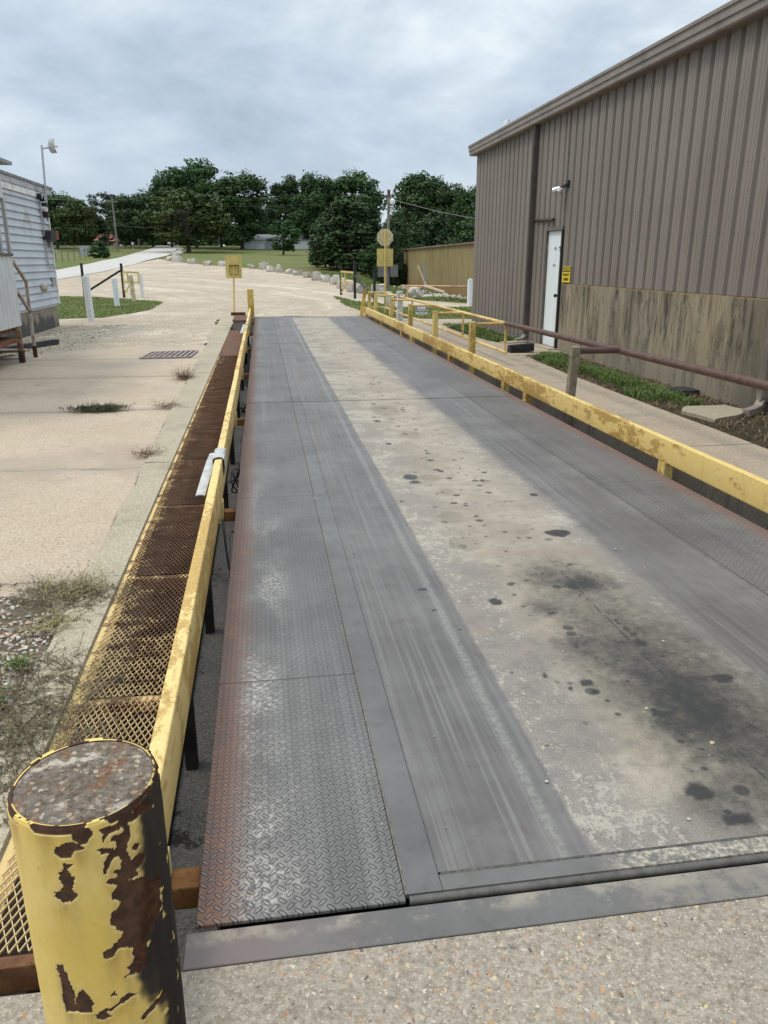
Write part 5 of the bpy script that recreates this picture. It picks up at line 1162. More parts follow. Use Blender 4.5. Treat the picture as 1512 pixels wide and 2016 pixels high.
BLAB = ['small white boulder at the roadside end of the boulder row, low in the pile', 'biggest white boulder in the roadside pile of rocks', 'flat boulder behind the roadside pile, partly hidden', 'white boulder on the road verge nearest the big trunk', 'blocky grey and white boulder standing first right of the roadside pile', 'flat oblong boulder standing alone on the lawn edge left of the yellow sign', 'flat white boulder half behind the yellow rounded sign', 'low white boulder just right of the yellow rounded sign', 'grey rounded boulder in the pair before the young tree', 'pale brown boulder leaning against the grey rounded one', 'upright pointed white boulder right of the pair', 'low grey boulder where the continuous boulder row begins', 'long flat grey boulder second in the continuous row', 'pale boulder with dark base third in the continuous row', 'large square white boulder topping the middle of the row', 'long rough boulder right of the large square one', 'cracked grey white boulder left of the yellow swing gate', 'brown stained boulder partly behind the swing gate hinge post', 'brown tinted boulder seen through the yellow swing gate', 'grey boulder under the black diagonal brace', 'big white slanting boulder behind the rearmost black post', 'large square boulder with white top by the peach barrier']
def rock(w, h, d, seed, sub=4):
    b = bmesh.new(); bmesh.ops.create_icosphere(b, subdivisions=sub, radius=1)
    rs = random.Random(seed); pl = []
    for k in range(10):
        t = rs.uniform(0, 6.28); n_ = Vector((math.cos(t), math.sin(t), rs.uniform(-.5, .9))).normalized(); pl.append((n_, rs.uniform(.66, 1.0)))
    pl.append((Vector((rs.uniform(-.25, .25), rs.uniform(-.25, .25), 1)).normalized(), rs.uniform(.6, .8)))
    ex = rs.uniform(.28, .5)
    for v in b.verts:
        c_ = v.co.copy(); v.co = Vector([math.copysign(abs(t_) ** ex, t_) for t_ in c_])
        for n_, dd in pl:
            q = v.co.dot(n_)
            if q > dd: v.co -= n_ * (q - dd)
        S = Vector((seed, seed * .7, 0))
        v.co *= 1 + .13 * mnoise.noise(c_ * 1.9 + S) + .09 * mnoise.noise(c_ * 4.5 + S) + .05 * mnoise.noise(c_ * 10 + S)
    xs = [v.co.x for v in b.verts]; zs_ = [v.co.z for v in b.verts]
    sx = w / (max(xs) - min(xs)); sz = h * 1.2 / (max(zs_) - min(zs_)); z0 = min(zs_)
    for v in b.verts: v.co = Vector((v.co.x * sx, v.co.y * d * .45, (v.co.z - z0) * sz - h * .2))
    return b
for i, ((x_, y_, w, h), lab) in enumerate(zip(BOULD, BLAB)):
    b = rock(w, h * .92, w * random.uniform(.8, 1.1), i * 3.7 + 1); me = bpy.data.meshes.new('boulder'); b.to_mesh(me); b.free()
    o = link('boulder', me, LIME, None, 22, (x_, y_, T(x_, y_))); tag(o, lab, 'boulder', 'boulders along the lawn edge')

# ------------------------------------------------------------------ stones as stuff
def stones(name, pts, mat, lab, cat):
    mb = MB()
    base = [(1, 0, 0), (-1, 0, 0), (0, 1, 0), (0, -1, 0), (0, 0, 1), (0, 0, -1)]
    b = bmesh.new(); bmesh.ops.create_icosphere(b, subdivisions=1, radius=1); V = np.array([v.co[:] for v in b.verts]); b.verts.index_update(); F = [[v.index for v in f.verts] for f in b.faces]; b.free()
    vs, fs = [], []
    for k, (x_, y_, z_, s) in enumerate(pts):
        A = V * (1 + rng.uniform(-.22, .22, (len(V), 1))) * s * rng.uniform(.6, 1.2, (1, 3)) * np.array([[1, 1, .7]])
        t = rng.uniform(0, 6.28); A = A @ np.array([[math.cos(t), -math.sin(t), 0], [math.sin(t), math.cos(t), 0], [0, 0, 1]])
        A += np.array([x_, y_, z_ + s * .3]); o = len(vs); vs += A.tolist(); fs += [[i + o for i in f] for f in F]
    mb.v, mb.f = vs, fs
    o = mb.build(name, mat, fix=False, smooth=50); tag(o, lab, cat, kind='stuff'); return o
m = MT('pebble', .85, .25); i_ = m.island(); c = m.ramp(i_, [(0, (.20, .16, .13)), (.2, (.42, .33, .23)), (.4, (.58, .52, .42)), (.55, (.38, .22, .13)), (.7, (.66, .62, .55)), (.85, (.30, .28, .27)), (1, (.5, .36, .22))]); m.color(m.mix(m.step(m.noise(90, 4, .6), .3, .7), m.mix(.3, c, (.1, .08, .06)), c)); PEB = m.m
m = MT('crushed_stone', .85, .25); i_ = m.island(); c = m.ramp(i_, [(0, (.30, .25, .2)), (.3, (.48, .40, .3)), (.7, (.58, .50, .40)), (1, (.66, .60, .5))]); m.color(c); PEBL = m.m
pts = []
while len(pts) < 5200:
    x_, y_ = random.uniform(-2.4, -.95), random.uniform(2.2, 4.0)
    e = min((y_ - 2.2) / .5, (4.0 - y_) / .5, 1, (-.93 - x_) / .12)
    if y_ > 3.55 and x_ > -1.25: continue
    if random.random() < e * (.55 + .6 * mnoise.noise(Vector((x_ * 3, y_ * 3, 0)))): pts.append((x_, y_, -.008, random.choice((.005, .007, .009, .011, .014))))
stones('gravel', pts, PEB, 'loose multicoloured gravel beside the concrete curb', 'gravel')
pts = []
for _ in range(5200):
    y_ = 14.2 + 22 * random.random() ** 1.5; x_ = random.uniform(-6.2, 3.2) if y_ > 24.8 else random.uniform(-5.2, -1.2)
    if -3.4 < x_ and y_ < 15.8: continue
    pts.append((x_, y_, -.024, random.uniform(.005, .014)))
for _ in range(420): pts.append((random.uniform(-5.1, -3.6), random.uniform(15, 22), -.02, random.uniform(.01, .03)))
stones('gravel', pts, PEBL, 'scattered crushed stone over the gravel yard', 'gravel')
pts = []
for x_, y_ in [(1.198, 4.339), (1.19, 4.319), (2.007, 3.657), (1.683, 2.833), (1.355, 2.34), (1.479, 2.101), (.905, 2.179), (1.965, 3.941), (.938, 2.676), (.835, 1.987), (.967, 1.944), (1.196, 1.754), (.303, 5.226), (.437, 6.959), (.459, 4.113), (.937, 3.395)]: pts.append((x_, y_, .002, random.uniform(.005, .009)))
for _ in range(150): pts.append((random.uniform(-.2, 3.0), 1.7 + 12 * random.random() ** 1.6, .002, random.uniform(.002, .0045)))
for _ in range(90): pts.append((random.uniform(-.2, 2.2), random.uniform(.85, 1.44), -.004, random.uniform(.0015, .005)))
stones('gravel', pts, PEB, 'small stray stones on the scale deck and apron', 'gravel')
pts = [(random.uniform(5.9, 9.4), 35.5 + random.gauss(0, .5) + 2, -.02, random.uniform(.03, .12)) for _ in range(160)] + [(9.3 + random.gauss(-.4, .25), random.uniform(33, 52), -.03, random.uniform(.03, .1)) for _ in range(160)]
stones('rubble', pts, LIME, 'pale rubble along the foot of the ochre shed', 'rubble')

# ------------------------------------------------------------------ grass blades and weeds
def blades(name, pts, mat, lab, cat, h=(.05, .12), w=.006, kind='stuff', lean=.5, loc=None, curl=.5):
    N_ = len(pts); P = np.array(pts); hh = rng.uniform(h[0], h[1], N_); a = rng.uniform(0, 6.283, N_); ln = rng.uniform(0, lean, N_) * hh; b = rng.uniform(0, 6.283, N_)
    dx, dy = np.cos(a) * w, np.sin(a) * w; lx, ly = np.cos(b) * ln, np.sin(b) * ln
    z0 = P[:, 2]
    v0 = np.stack([P[:, 0] - dx, P[:, 1] - dy, z0 - .01], 1); v1 = np.stack([P[:, 0] + dx, P[:, 1] + dy, z0 - .01], 1)
    v2 = np.stack([P[:, 0] + lx * .45 + dx * .7, P[:, 1] + ly * .45 + dy * .7, z0 + hh * .6], 1); v3 = np.stack([P[:, 0] + lx * .45 - dx * .7, P[:, 1] + ly * .45 - dy * .7, z0 + hh * .6], 1)
    v4 = np.stack([P[:, 0] + lx * (1 + curl), P[:, 1] + ly * (1 + curl), z0 + hh * (1 - .2 * curl)], 1)
    V = np.stack([v0, v1, v2, v3, v4], 1).reshape(-1, 3); base = np.arange(N_) * 5
    me = bpy.data.meshes.new(name)
    F = [f for i in base.tolist() for f in ((i, i + 1, i + 2, i + 3), (i + 3, i + 2, i + 4))]
    off = np.array(loc if loc else (0, 0, 0)); me.from_pydata((V - off).tolist(), [], F)
    o = link(name, me, mat, None, 0, loc or (0, 0, 0)); tag(o, lab, cat, kind=kind); return o
def blademat(name, stops):
    m = MT(name, .7, .2); c = m.ramp(m.island(), stops); k = m.noise(2.5, 4, .6); c = m.mix(m.m_('MULTIPLY', m.step(k, .4, .7), .35), c, (.03, .04, .012)); m.color(c); return m.m
GB = blademat('grass_blade', [(0, (.06, .125, .025)), (.45, (.105, .19, .042)), (.75, (.16, .21, .06)), (1, (.30, .25, .13))])
DB = blademat('dry_blade', [(0, (.16, .105, .06)), (.5, (.30, .22, .13)), (.8, (.13, .085, .055)), (1, (.36, .29, .17))])
LB = blademat('lawn_blade', [(0, (.13, .185, .05)), (.5, (.18, .23, .07)), (.85, (.24, .25, .09)), (1, (.32, .27, .14))])
pts = []
while len(pts) < 11000:
    y_ = random.uniform(7.4, 13.4); x_ = random.uniform(4.42, 5.46)
    cen = 4.90 + .06 * math.sin(y_ * 2); d_ = 1 - abs(x_ - cen) / .34 + .9 * mnoise.noise(Vector((x_ * 2.6, y_ * 1.6, 2)))
    if y_ < 8.7: d_ -= .35
    if 5.08 < x_ and 8.95 < y_ < 9.35: continue
    if y_ < 8.25: continue
    if random.random() < max(0, d_) * .8 - .12: pts.append((x_, y_, -.02))
blades('grass', pts, GB, 'green grass tufts between sidewalk and stained concrete base', 'grass', (.05, .13), .006, lean=.9)
pts = []
while len(pts) < 2600:
    y_ = random.uniform(15.9, 20.4); x_ = random.uniform(4.65, 5.42)
    if random.random() < .5 + .7 * mnoise.noise(Vector((x_ * 2.6, y_ * 1.4, 5))): pts.append((x_, y_, -.02))
blades('grass', pts, GB, 'green grass along the foot of the brown metal wall beyond the door', 'grass', (.05, .12), .008, lean=.9)
pts = []
while len(pts) < 5000:
    y_ = random.uniform(3, 13.4); x_ = random.uniform(4.42, 5.46)
    if random.random() < .35 + .4 * sstep(5.1, 5.4, x_) + .5 * mnoise.noise(Vector((x_ * 3, y_ * 1.5, 9))): pts.append((x_, y_, -.02))
blades('dry_grass', pts, DB, 'dead brown grass against the stained concrete base', 'grass', (.02, .06), .005, lean=2.2)
def in_poly_pts(poly, n, dens):
    xs = [p[0] for p in poly]; ys = [p[1] for p in poly]; out = []
    while len(out) < n:
        x_, y_ = random.uniform(min(xs), max(xs)), random.uniform(min(ys), max(ys))
        if pip((x_, y_), poly) and random.random() < dens + .6 * mnoise.noise(Vector((x_ * .8, y_ * .8, 1))): out.append((x_, y_, T(x_, y_) - .01))
    return out
PL2 = [p for p in PATCH_L if p[0] > -9.5] + [(-9.5, 39)]
blades('grass', in_poly_pts([(-9.4, 39.3), (-7.85, 38.9), (-6, 37.1), (-4.0, 34), (-3.9, 28.4), (-4.7, 24.8), (-5.9, 24.5), (-9, 24.4)], 14000, .7), LB, 'short mown grass around the white bollards', 'grass', (.025, .06), .012, lean=1.)
blades('grass', in_poly_pts(jr[::3], 12000, .7), LB, 'mown grass behind the yellow handrail and stop sign', 'grass', (.025, .07), .011, lean=1.)
pts = []
while len(pts) < 16000:
    y_ = random.uniform(31, 60); x_ = random.uniform(4.2, 9.6)
    yy = 36.5 if x_ > 6 else 41
    if y_ < yy - (x_ - 6) * 1.5 if x_ > 6 else y_ < yy: continue
    if x_ < 5 and y_ < 48: continue
    pts.append((x_, y_, T(x_, y_) - .05))
blades('grass', pts, LB, 'grass bank sloping down to the ochre shed', 'grass', (.05, .11), .018, lean=1.)
# weeds on the curb
def weed(name, x_, y_, n, ln, spread, up, mat, lab, leaf=.012, ax=1.):
    mb = MB()
    for i in range(n):
        a = random.uniform(0, 6.28); L = ln * random.uniform(.4, 1.1); p = Vector((x_ + random.gauss(0, spread * .25 * ax), y_ + random.gauss(0, spread * .25), .0)); d = Vector((math.cos(a), math.sin(a), up * random.uniform(.4, 1.5))).normalized()
        k = 6; pr = p
        for j in range(k):
            d = (d + Vector((random.gauss(0, .25), random.gauss(0, .25), random.gauss(-.06, .12)))).normalized()
            q = pr + d * L / k
            if q.z < .012: q.z = .012 + random.uniform(0, .01)
            s = d.cross(Vector((0, 0, 1))); s = (s.normalized() if s.length > .01 else Vector((1, 0, 0))) * .0016 * (1 - j / k * .6)
            mb.add([pr - s, pr + s, q + s, q - s], [(0, 1, 2, 3)])
            for _ in range(2):
                dv_ = Vector((random.gauss(0, 1), random.gauss(0, 1), random.gauss(.3, .6))).normalized(); e = q + dv_ * leaf * random.uniform(.5, 1.6); t = dv_.cross(Vector((0, 0, 1))); t = t.normalized() * leaf * .18 if t.length > .01 else Vector((.002, 0, 0))
                mb.add([q - t * .3, q + t, e, q - t], [(0, 1, 2, 3)])
            pr = q
    o = mb.build(name, mat, fix=False, loc=(x_, y_, 0)); tag(o, lab, 'weed'); return o
WD = blademat('weed_dry', [(0, (.075, .05, .035)), (.4, (.15, .105, .07)), (.75, (.10, .10, .045)), (1, (.24, .19, .11))])
WG = blademat('weed_green', [(0, (.035, .045, .02)), (.5, (.075, .085, .035)), (1, (.12, .09, .055))])
WY = blademat('weed_straw', [(0, (.30, .24, .11)), (.5, (.22, .19, .07)), (1, (.38, .31, .17))])
weed('dry_weed', -1.03, 3.80, 110, .20, .30, .5, WY, 'straw coloured weed clump at the curb edge, upper end of the gravel')
weed('dry_weed', -.93, 3.70, 150, .20, .35, .18, WD, 'dark sprawling dead weed across the curb by the straw clump')
weed('dry_weed', -1.16, 3.78, 90, .18, .25, .3, WD, 'dark dry weed spreading over the gravel left of the straw clump')
weed('dry_weed', -1.03, 3.38, 70, .12, .22, .6, WY, 'small straw weed on the gravel beside the curb')
weed('green_weed', -1.13, 2.74, 90, .09, .10, 1.4, GB, 'bright green weed tuft near the left picture edge', .02)
weed('green_weed', -1.06, 3.02, 35, .06, .08, 1.2, GB, 'little green weed sprig between gravel stones', .015)
weed('dry_weed', -.92, 2.62, 260, .24, .5, .10, WD, 'wide mat of dead weed stems over the curb behind the bollard')
weed('dry_weed', -.90, 2.30, 200, .22, .5, .10, WD, 'lower mat of dead weed stems close to the bollard')
weed('dry_weed', -.88, 2.95, 80, .22, .3, .10, WD, 'thin dead stems trailing to the grating edge')
RW_ = blademat('weed_red', [(0, (.10, .045, .03)), (.5, (.16, .075, .045)), (1, (.14, .11, .06))])
weed('dry_weed', -1.06, 6.72, 70, .17, .2, .5, RW_, 'reddish weed growing from the crack at middle of the curb')
weed('dry_weed', -1.88, 9.03, 380, .10, .26, .5, WG, 'dark low weed in the crossing slab joint', .022, 2.3)
weed('dry_weed', -1.15, 9.1, 90, .16, .25, .5, RW_, 'reddish weed at the curb end of the slab joint')
weed('dry_weed', -1.16, 11.4, 200, .27, .25, .9, RW_, 'taller reddish weed at the curb below the drain')

# ------------------------------------------------------------------ trees
BARK = simple('bark', (.075, .062, .05), .95, .35, 3, .5)
LEAF = {'oak': leafmat('leaf_oak', (.030, .068, .022), (.075, .130, .042)), 'droop': leafmat('leaf_droop', (.050, .088, .024), (.105, .150, .042)), 'cedar': leafmat('leaf_cedar', (.030, .064, .022), (.062, .108, .036)), 'round': leafmat('leaf_round', (.030, .068, .018), (.055, .108, .030)), 'pine': leafmat('leaf_pine', (.024, .052, .020), (.05, .086, .032)), 'pale': leafmat('leaf_pale', (.055, .095, .026), (.10, .15, .045))}
def crown_mesh(name, blobs, per, leaf, seed, flat=.5):
    r = np.random.default_rng(seed); allV = []; tone = []
    for (bx, by, bz, br, bh) in blobs:
        n = int(per * (br / .15) ** 1.6)
        d = r.normal(size=(n, 3)); d /= np.linalg.norm(d, axis=1)[:, None]
        rad = r.uniform(.55, 1.05, n) ** .6
        keep = d[:, 2] > -.75; d = d[keep]; rad = rad[keep]; n = len(d)
        lump = 1 + .28 * np.sin(d[:, 0] * 5 + bx * 40) * np.sin(d[:, 1] * 6 + by * 37) + .2 * np.sin(d[:, 2] * 7 + bz * 30)
        c = np.array([bx, by, bz]) + d * rad[:, None] * lump[:, None] * np.array([br, br, bh])
        nr = d * .9 + np.array([0, 0, .45]) + r.normal(size=(n, 3)) * .55; a = np.cross(nr, r.normal(size=(n, 3))); a /= np.linalg.norm(a, axis=1)[:, None]
        tone.append(np.repeat(np.clip(r.uniform(0, 1) * .8 + r.uniform(-.2, .3, n), 0, 1), 4))
        b = np.cross(a, nr); b /= np.linalg.norm(b, axis=1)[:, None]
        s = leaf * r.uniform(.6, 1.35, n)[:, None]
        sc = np.array([1.0, 1.0, .75])
        allV.append(np.stack([c - a * s * sc, c - b * s * .55 * sc, c + a * s * sc, c + b * s * .55 * sc], 1))
    V = np.concatenate(allV).reshape(-1, 3); n = len(V) // 4
    me = bpy.data.meshes.new(name); me.from_pydata(V.tolist(), [], np.arange(n * 4).reshape(-1, 4).tolist()); at = me.attributes.new('tone', 'FLOAT', 'POINT'); at.data.foreach_set('value', np.concatenate(tone).astype(np.float32)); return me
def proto(kind, seed):
    r = random.Random(seed); bl = []; tr = MB()
    if kind in ('oak', 'pale'):
        for i in range(62):
            a = r.uniform(0, 6.28); u = r.uniform(-.95, 1); q = math.sqrt(max(0, 1 - u * u)) * r.uniform(.55, 1.0)
            br = r.uniform(.075, .15); bl.append((q * math.cos(a) * .41, q * math.sin(a) * .41, .54 + u * .38, br, br * r.uniform(.6, .85)))
        for i in range(7): a = r.uniform(0, 6.28); bl.append((.15 * math.cos(a), .15 * math.sin(a), r.uniform(.3, .75), .17, .13))
    elif kind == 'droop':
        for i in range(58):
            a = r.uniform(0, 6.28); u = r.uniform(-.95, 1); q = (math.sqrt(max(0, 1 - u * u)) * r.uniform(.6, 1.0)); br = r.uniform(.07, .14)
            bl.append((q * math.cos(a) * .46, q * math.sin(a) * .42, .54 + u * .40, br, br * .75))
    elif kind == 'cedar':
        for i in range(80):
            t = r.uniform(0, 1) ** 1.1; a = r.uniform(0, 6.28); R2 = .46 * (1 - t) ** .55 * (.65 + .35 * min(1, t * 6)); q = R2 * r.uniform(.55, 1)
            br = r.uniform(.07, .13); bl.append((q * math.cos(a), q * math.sin(a), .06 + t * .86, br, br * .8))
    elif kind == 'round':
        for i in range(46):
            t = r.uniform(0, 1); a = r.uniform(0, 6.28); R2 = .42 * math.sin(math.pi * (.16 + .78 * t)) ** .8; q = R2 * r.uniform(.5, 1); br = r.uniform(.06, .11)
            bl.append((q * math.cos(a), q * math.sin(a), .16 + t * .74, br, br))
    else:
        for i in range(30):
            a = r.uniform(0, 6.28); u = r.uniform(-.3, 1); q = math.sqrt(max(0, 1 - u * u)) * r.uniform(.3, 1.); br = r.uniform(.07, .13)
            bl.append((q * math.cos(a) * .40, q * math.sin(a) * .40, .66 + u * .24, br, br * .55))
    me = crown_mesh('crown', bl, {'oak': 360, 'pale': 340, 'droop': 360, 'cedar': 400, 'round': 380, 'pine': 320}[kind], {'oak': .023, 'pale': .024, 'droop': .026, 'cedar': .026, 'round': .030, 'pine': .021}[kind], seed)
    ht = {'cedar': .7, 'round': .5, 'pine': .75}.get(kind, .6); tw = .022 if kind != 'pine' else .016
    tr.tube([(0, 0, -.03), (.004, 0, ht * .3), (-.006, .004, ht * .65), (0, 0, ht)], [tw * 1.3, tw, tw * .8, tw * .35], 8)
    for i in range(9):
        b = r.choice(bl); z0 = r.uniform(.22, ht * .9); tr.tube([(0, 0, z0), (b[0] * .5, b[1] * .5, (z0 + b[2]) * .5 + .02), (b[0] * .95, b[1] * .95, b[2])], [tw * .5, tw * .32, tw * .12], 5)
    tm = bpy.data.meshes.new('trunk'); tm.from_pydata(tr.v, [], tr.f)
    me.materials.append(LEAF[kind]); tm.materials.append(BARK); return me, tm
PROTO = {}
for k_, seeds in (('oak', (1, 2, 3, 4)), ('pale', (5,)), ('droop', (6,)), ('cedar', (7, 8)), ('round', (9,)), ('pine', (10,))): PROTO[k_] = [proto(k_, s) for s in seeds]
TREES = [('oak', -32.25, 138, 8.5, 8.65, 'dark oak directly right of the white house roof'), ('pale', -26.62, 128, 6.9, 6.34, 'yellow green tree second right of the white house'), ('pine', -26.36, 150, 9.2, 7.43, 'flat topped pine behind the taller utility pole'), ('oak', -21.16, 142, 8.1, 7.03, 'mid green oak between the two utility poles'), ('oak', -18.74, 150, 9.2, 7.92, 'dark oak behind the crest of the road'), ('droop', -10.1, 120, 8.6, 11.2, 'broad lighter green oak with low drooping limbs beside the road end'),
  ('oak', -10.44, 140, 13.3, 10.17, 'tallest oak, crown rising behind the drooping tree'), ('oak', -15.16, 147, 11.7, 6.79, 'tall oak on the left flank of the tallest oak'), ('oak', -2.74, 135, 11.5, 10.69, 'big dark oak right of the tallest oak, behind the yellow rounded sign'), ('oak', -6.68, 148, 10.5, 7.82, 'oak squeezed between the tallest and the big dark oak'), ('oak', 5.04, 150, 11.6, 7.43, 'oak behind the young tree, left of the sky gap'), ('oak', 9.95, 138, 11.6, 8.65, 'tall open crowned oak right of the young tree'), ('oak', 16.44, 140, 12.2, 10.63, 'widest tall oak left of the lamp pole'),
  ('round', 3.07, 107, 4.6, 4.66, 'small round young tree standing alone on the lawn'), ('cedar', 7.11, 64, 5.3, 6.34, 'large dense cedar left of the stop sign'), ('cedar', 5.42, 68, 4.2, 2.9, 'slim cedar at the left edge of the dense cedar mass'), ('cedar', 10.03, 60, 4.9, 3.1, 'dense cedar behind the stop sign and lamp pole'), ('oak', 18.77, 95, 9.8, 7.52, 'tall oak above the far end of the ochre shed'), ('oak', 21.78, 92, 8.6, 5.8, 'oak in the middle above the ochre shed roof'), ('oak', 22.38, 84, 8.7, 5.2, 'oak touching the brown building corner'),
  ('cedar', 15.4, 72, 5.6, 5.6, 'bushy evergreen hanging over the ochre shed roof'), ('cedar', 17.37, 66, 5.1, 4.6, 'evergreen behind the ochre shed beside the brown building'), ('cedar', 12.4, 66, 4.4, 3.6, 'low evergreen at the shaded left end of the ochre shed'), ('oak', .87, 168, 7.2, 6.8, 'distant oak low in the sky gap'), ('oak', -32.43, 165, 5.5, 8.71, 'distant low oak behind the red roofed house'), ('oak', -37.18, 150, 7.4, 6.93, 'dark oak mostly hidden by the white house eave'), ('oak', 13.0, 150, 9.5, 7, 'oak filling between the two tall oaks behind the cedar'), ('oak', 24.5, 118, 10.0, 8, 'oak crown peeping behind the ochre shed oaks')]
for i, (k_, x_, y_, h_, w_, lab) in enumerate(TREES):
    ps_ = PROTO[k_]; cm_, tm_ = ps_[i % len(ps_)]
    t = thing({'cedar': 'cedar_tree', 'pine': 'pine_tree', 'round': 'young_tree'}.get(k_, 'oak_tree'), lab, 'tree', (x_, y_, T(x_, y_)), 'trees beyond the yard')
    t.scale = (w_ * 1.16, w_ * 1.16, h_ * 1.03); t.rotation_euler = (0, 0, i * 1.37)
    for nm, me in (('crown', cm_), ('trunk', tm_)):
        o = bpy.data.objects.new(nm, me); COL.objects.link(o); o.parent = t
for i, (k_, x_, y_, h_, w_, lab) in enumerate([('round', -30.2, 150, 2.6, 4.2, 'bush in front of the left half of the red roofed house'), ('round', -26.9, 152, 2.2, 3.6, 'bush by the right corner of the red roofed house'), ('cedar', -17.2, 92, 1.9, 2.6, 'low shrub behind the wire fence gate at the roadside'), ('round', -23.5, 150, 3.4, 4.6, 'bush between the red roofed house and shorter utility pole'), ('cedar', 8.9, 54.6, 3.6, 2.4, 'dark evergreen shading the left end of the ochre shed'), ('round', 7.9, 57.5, 2.6, 2.6, 'low bush left of the ochre shed behind the meter boards')]):
    cm_, tm_ = PROTO[k_][0]; t = thing('bush', lab, 'bush', (x_, y_, T(x_, y_) - .1), 'bushes beyond the yard'); t.scale = (w_, w_, h_); t.rotation_euler = (0, 0, i * 2.1)
    for nm, me in (('crown', cm_), ('trunk', tm_)):
        o = bpy.data.objects.new(nm, me); COL.objects.link(o); o.parent = t
# woods behind
bl = []
r = random.Random(5)
for i in range(420):
    x_ = r.uniform(-85, 75); y_ = r.uniform(172, 188); br = r.uniform(1.2, 2.4); bl.append((x_, y_, 4.4 + r.uniform(0, 4.6 + 1.2 * math.sin(x_ * .2)), br, br))
for i in range(80):
    x_ = r.uniform(12, 34); y_ = r.uniform(74, 82) + 0; br = r.uniform(.7, 1.3); bl.append((x_, y_, r.uniform(0, 3.4), br, br))
me = crown_mesh('far_woods', bl, 3.6, .42, 77); o = link('far_woods', me, LEAF['oak']); tag(o, 'dark undergrowth and woods closing the view behind the trees', 'woods', kind='stuff')

# ------------------------------------------------------------------ far buildings, fences, poles
ws = thing('white_shed', 'long low white shed behind the young tree on the lawn', 'shed', (3, 138, 3.5))
SW = simple('shed_white', (.74, .76, .78), .7, .1, 1, 0); 
MB().box(-2.8, 9.3, 138, 143, 3.2, 4.98).build('wall', SW, ws); mb = MB(); mb.extrude([(-3.1, 137.6, 4.98), (-3.1, 143.4, 4.98), (-3.1, 140.5, 5.9)], (12.7, 0, 0)); mb.build('roof', simple('shed_roof', (.30, .30, .31), .8, .2, 1, 0), ws)
MB().box(1.0, 2.9, 137.9, 137.98, 3.4, 4.6).build('door', simple('shed_door', (.34, .36, .40), .7), ws); MB().box(-.6, -.5, 137.9, 137.98, 3.3, 4.97).build('corner_trim', simple('shed_trim', (.7, .72, .74), .7), ws)
rh = thing('red_roofed_house', 'small house with faded red roof among the trees at far left', 'house', (-30, 160, 4.5))
MB().box(-33.5, -27.4, 160, 166, 4.2, 5.2).build('wall', simple('house_cream', (.45, .43, .40), .8, .1, 1, 0), rh); mb = MB(); mb.extrude([(-33.9, 159.6, 5.2), (-33.9, 166.4, 5.2), (-33.9, 163, 6.5)], (6.9, 0, 0)); mb.build('roof', simple('red_roof', (.36, .13, .11), .8, .25, 1.5, 0), rh)
for x_ in (-32.4, -29.0): MB().box(x_, x_ + .8, 159.93, 159.99, 4.5, 5.1).build('window', simple('dark_glass', (.03, .035, .04), .2), rh)
vn = thing('parked_van', 'tiny white van parked beyond the crest of the road', 'van', (-16.2, 158, T(-16.2, 158)))
zv = T(-16.2, 158); MB().box(-17.0, -15.4, 157, 161, zv + .35, zv + 1.15, .12).box(-16.9, -15.5, 158, 161, zv + 1.1, zv + 1.85, .15).build('body', simple('van_white', (.7, .7, .7), .4), vn)
MB().box(-16.75, -15.65, 157.93, 157.99, zv + 1.25, zv + 1.7).build('windscreen', simple('van_glass', (.03, .03, .04), .1), vn)
for x_ in (-16.9, -15.62): MB().tube([(x_, 157.8, zv + .33), (x_ + .14, 157.8, zv + .33)], .33, 12).build('wheel', RUBBER, vn, 40)
def fence(name, lab, P, h_, wires, mat):
    f = thing(name, lab, 'fence', (P[0][0], P[0][1], T(*P[0])))
    for x_, y_ in P: MB().tube([(x_, y_, T(x_, y_) - .1), (x_, y_, T(x_, y_) + h_)], .035, 5).build('fence_post', mat, f)
    mb = MB()
    for k in range(wires): mb.tube([(x_, y_, T(x_, y_) + h_ * (k + .6) / wires) for x_, y_ in P], .008, 4)
    mb.build('wire', GALV, f); return f
FP = simple('fence_post_grey', (.13, .12, .10), .8)
f1 = fence('wire_fence', 'wire fence with thin dark posts left of the road', [(-20.6, 79.9), (-19.8, 79.9), (-18.95, 79.9), (-18.4, 80), (-17.85, 80), (-17.65, 81.6), (-17.5, 83.4), (-18.6, 91), (-19.7, 98)], .95, 4, FP)
MB().box(-20.6, -19.6, 98.4, 98.46, T(-20, 98) + .1, T(-20, 98) + 1.15).build('gate_panel', simple('gate_grey', (.30, .31, .31), .7, .3, 4), f1)
fence('wire_fence', 'far wire fence along the field edge before the left trees', [(-32 + i * 1.1, 131 + i * .9) for i in range(13)], 1.1, 4, FP)
POLE = simple('pole_wood', (.20, .175, .15), .9, .25, 3, .2)
p1 = thing('utility_pole', 'tall wooden utility pole with crossarm left of the road', 'utility pole', (-20.8, 125, T(-20.8, 125)))
MB().tube([(-20.75, 125, 2.8), (-20.83, 125, 10.4)], [.17, .12], 8).build('pole', POLE, p1, 40); MB().box(-21.6, -20.0, 124.9, 125.0, 9.75, 9.9).build('crossarm', POLE, p1)
p2 = thing('utility_pole', 'shorter utility pole farther along at the road crest', 'utility pole', (-22.4, 158, T(-22.4, 158)))
MB().tube([(-22.3, 158, 4.2), (-22.4, 158, 8.2)], [.15, .11], 8).build('pole', POLE, p2, 40)
p3 = thing('lamp_pole', 'grey wooden pole with yard lamp behind the stop sign', 'lamp pole', (6.35, 40, 0))
MB().tube([(6.30, 40, -.1), (6.36, 40, 4.85)], [.105, .065], 10).build('pole', POLE, p3, 40)
MB().tube([(6.36, 39.9, 4.42), (6.42, 39.5, 4.5), (6.44, 39.35, 4.46)], .02, 6).build('lamp_arm', GALV, p3, 40)
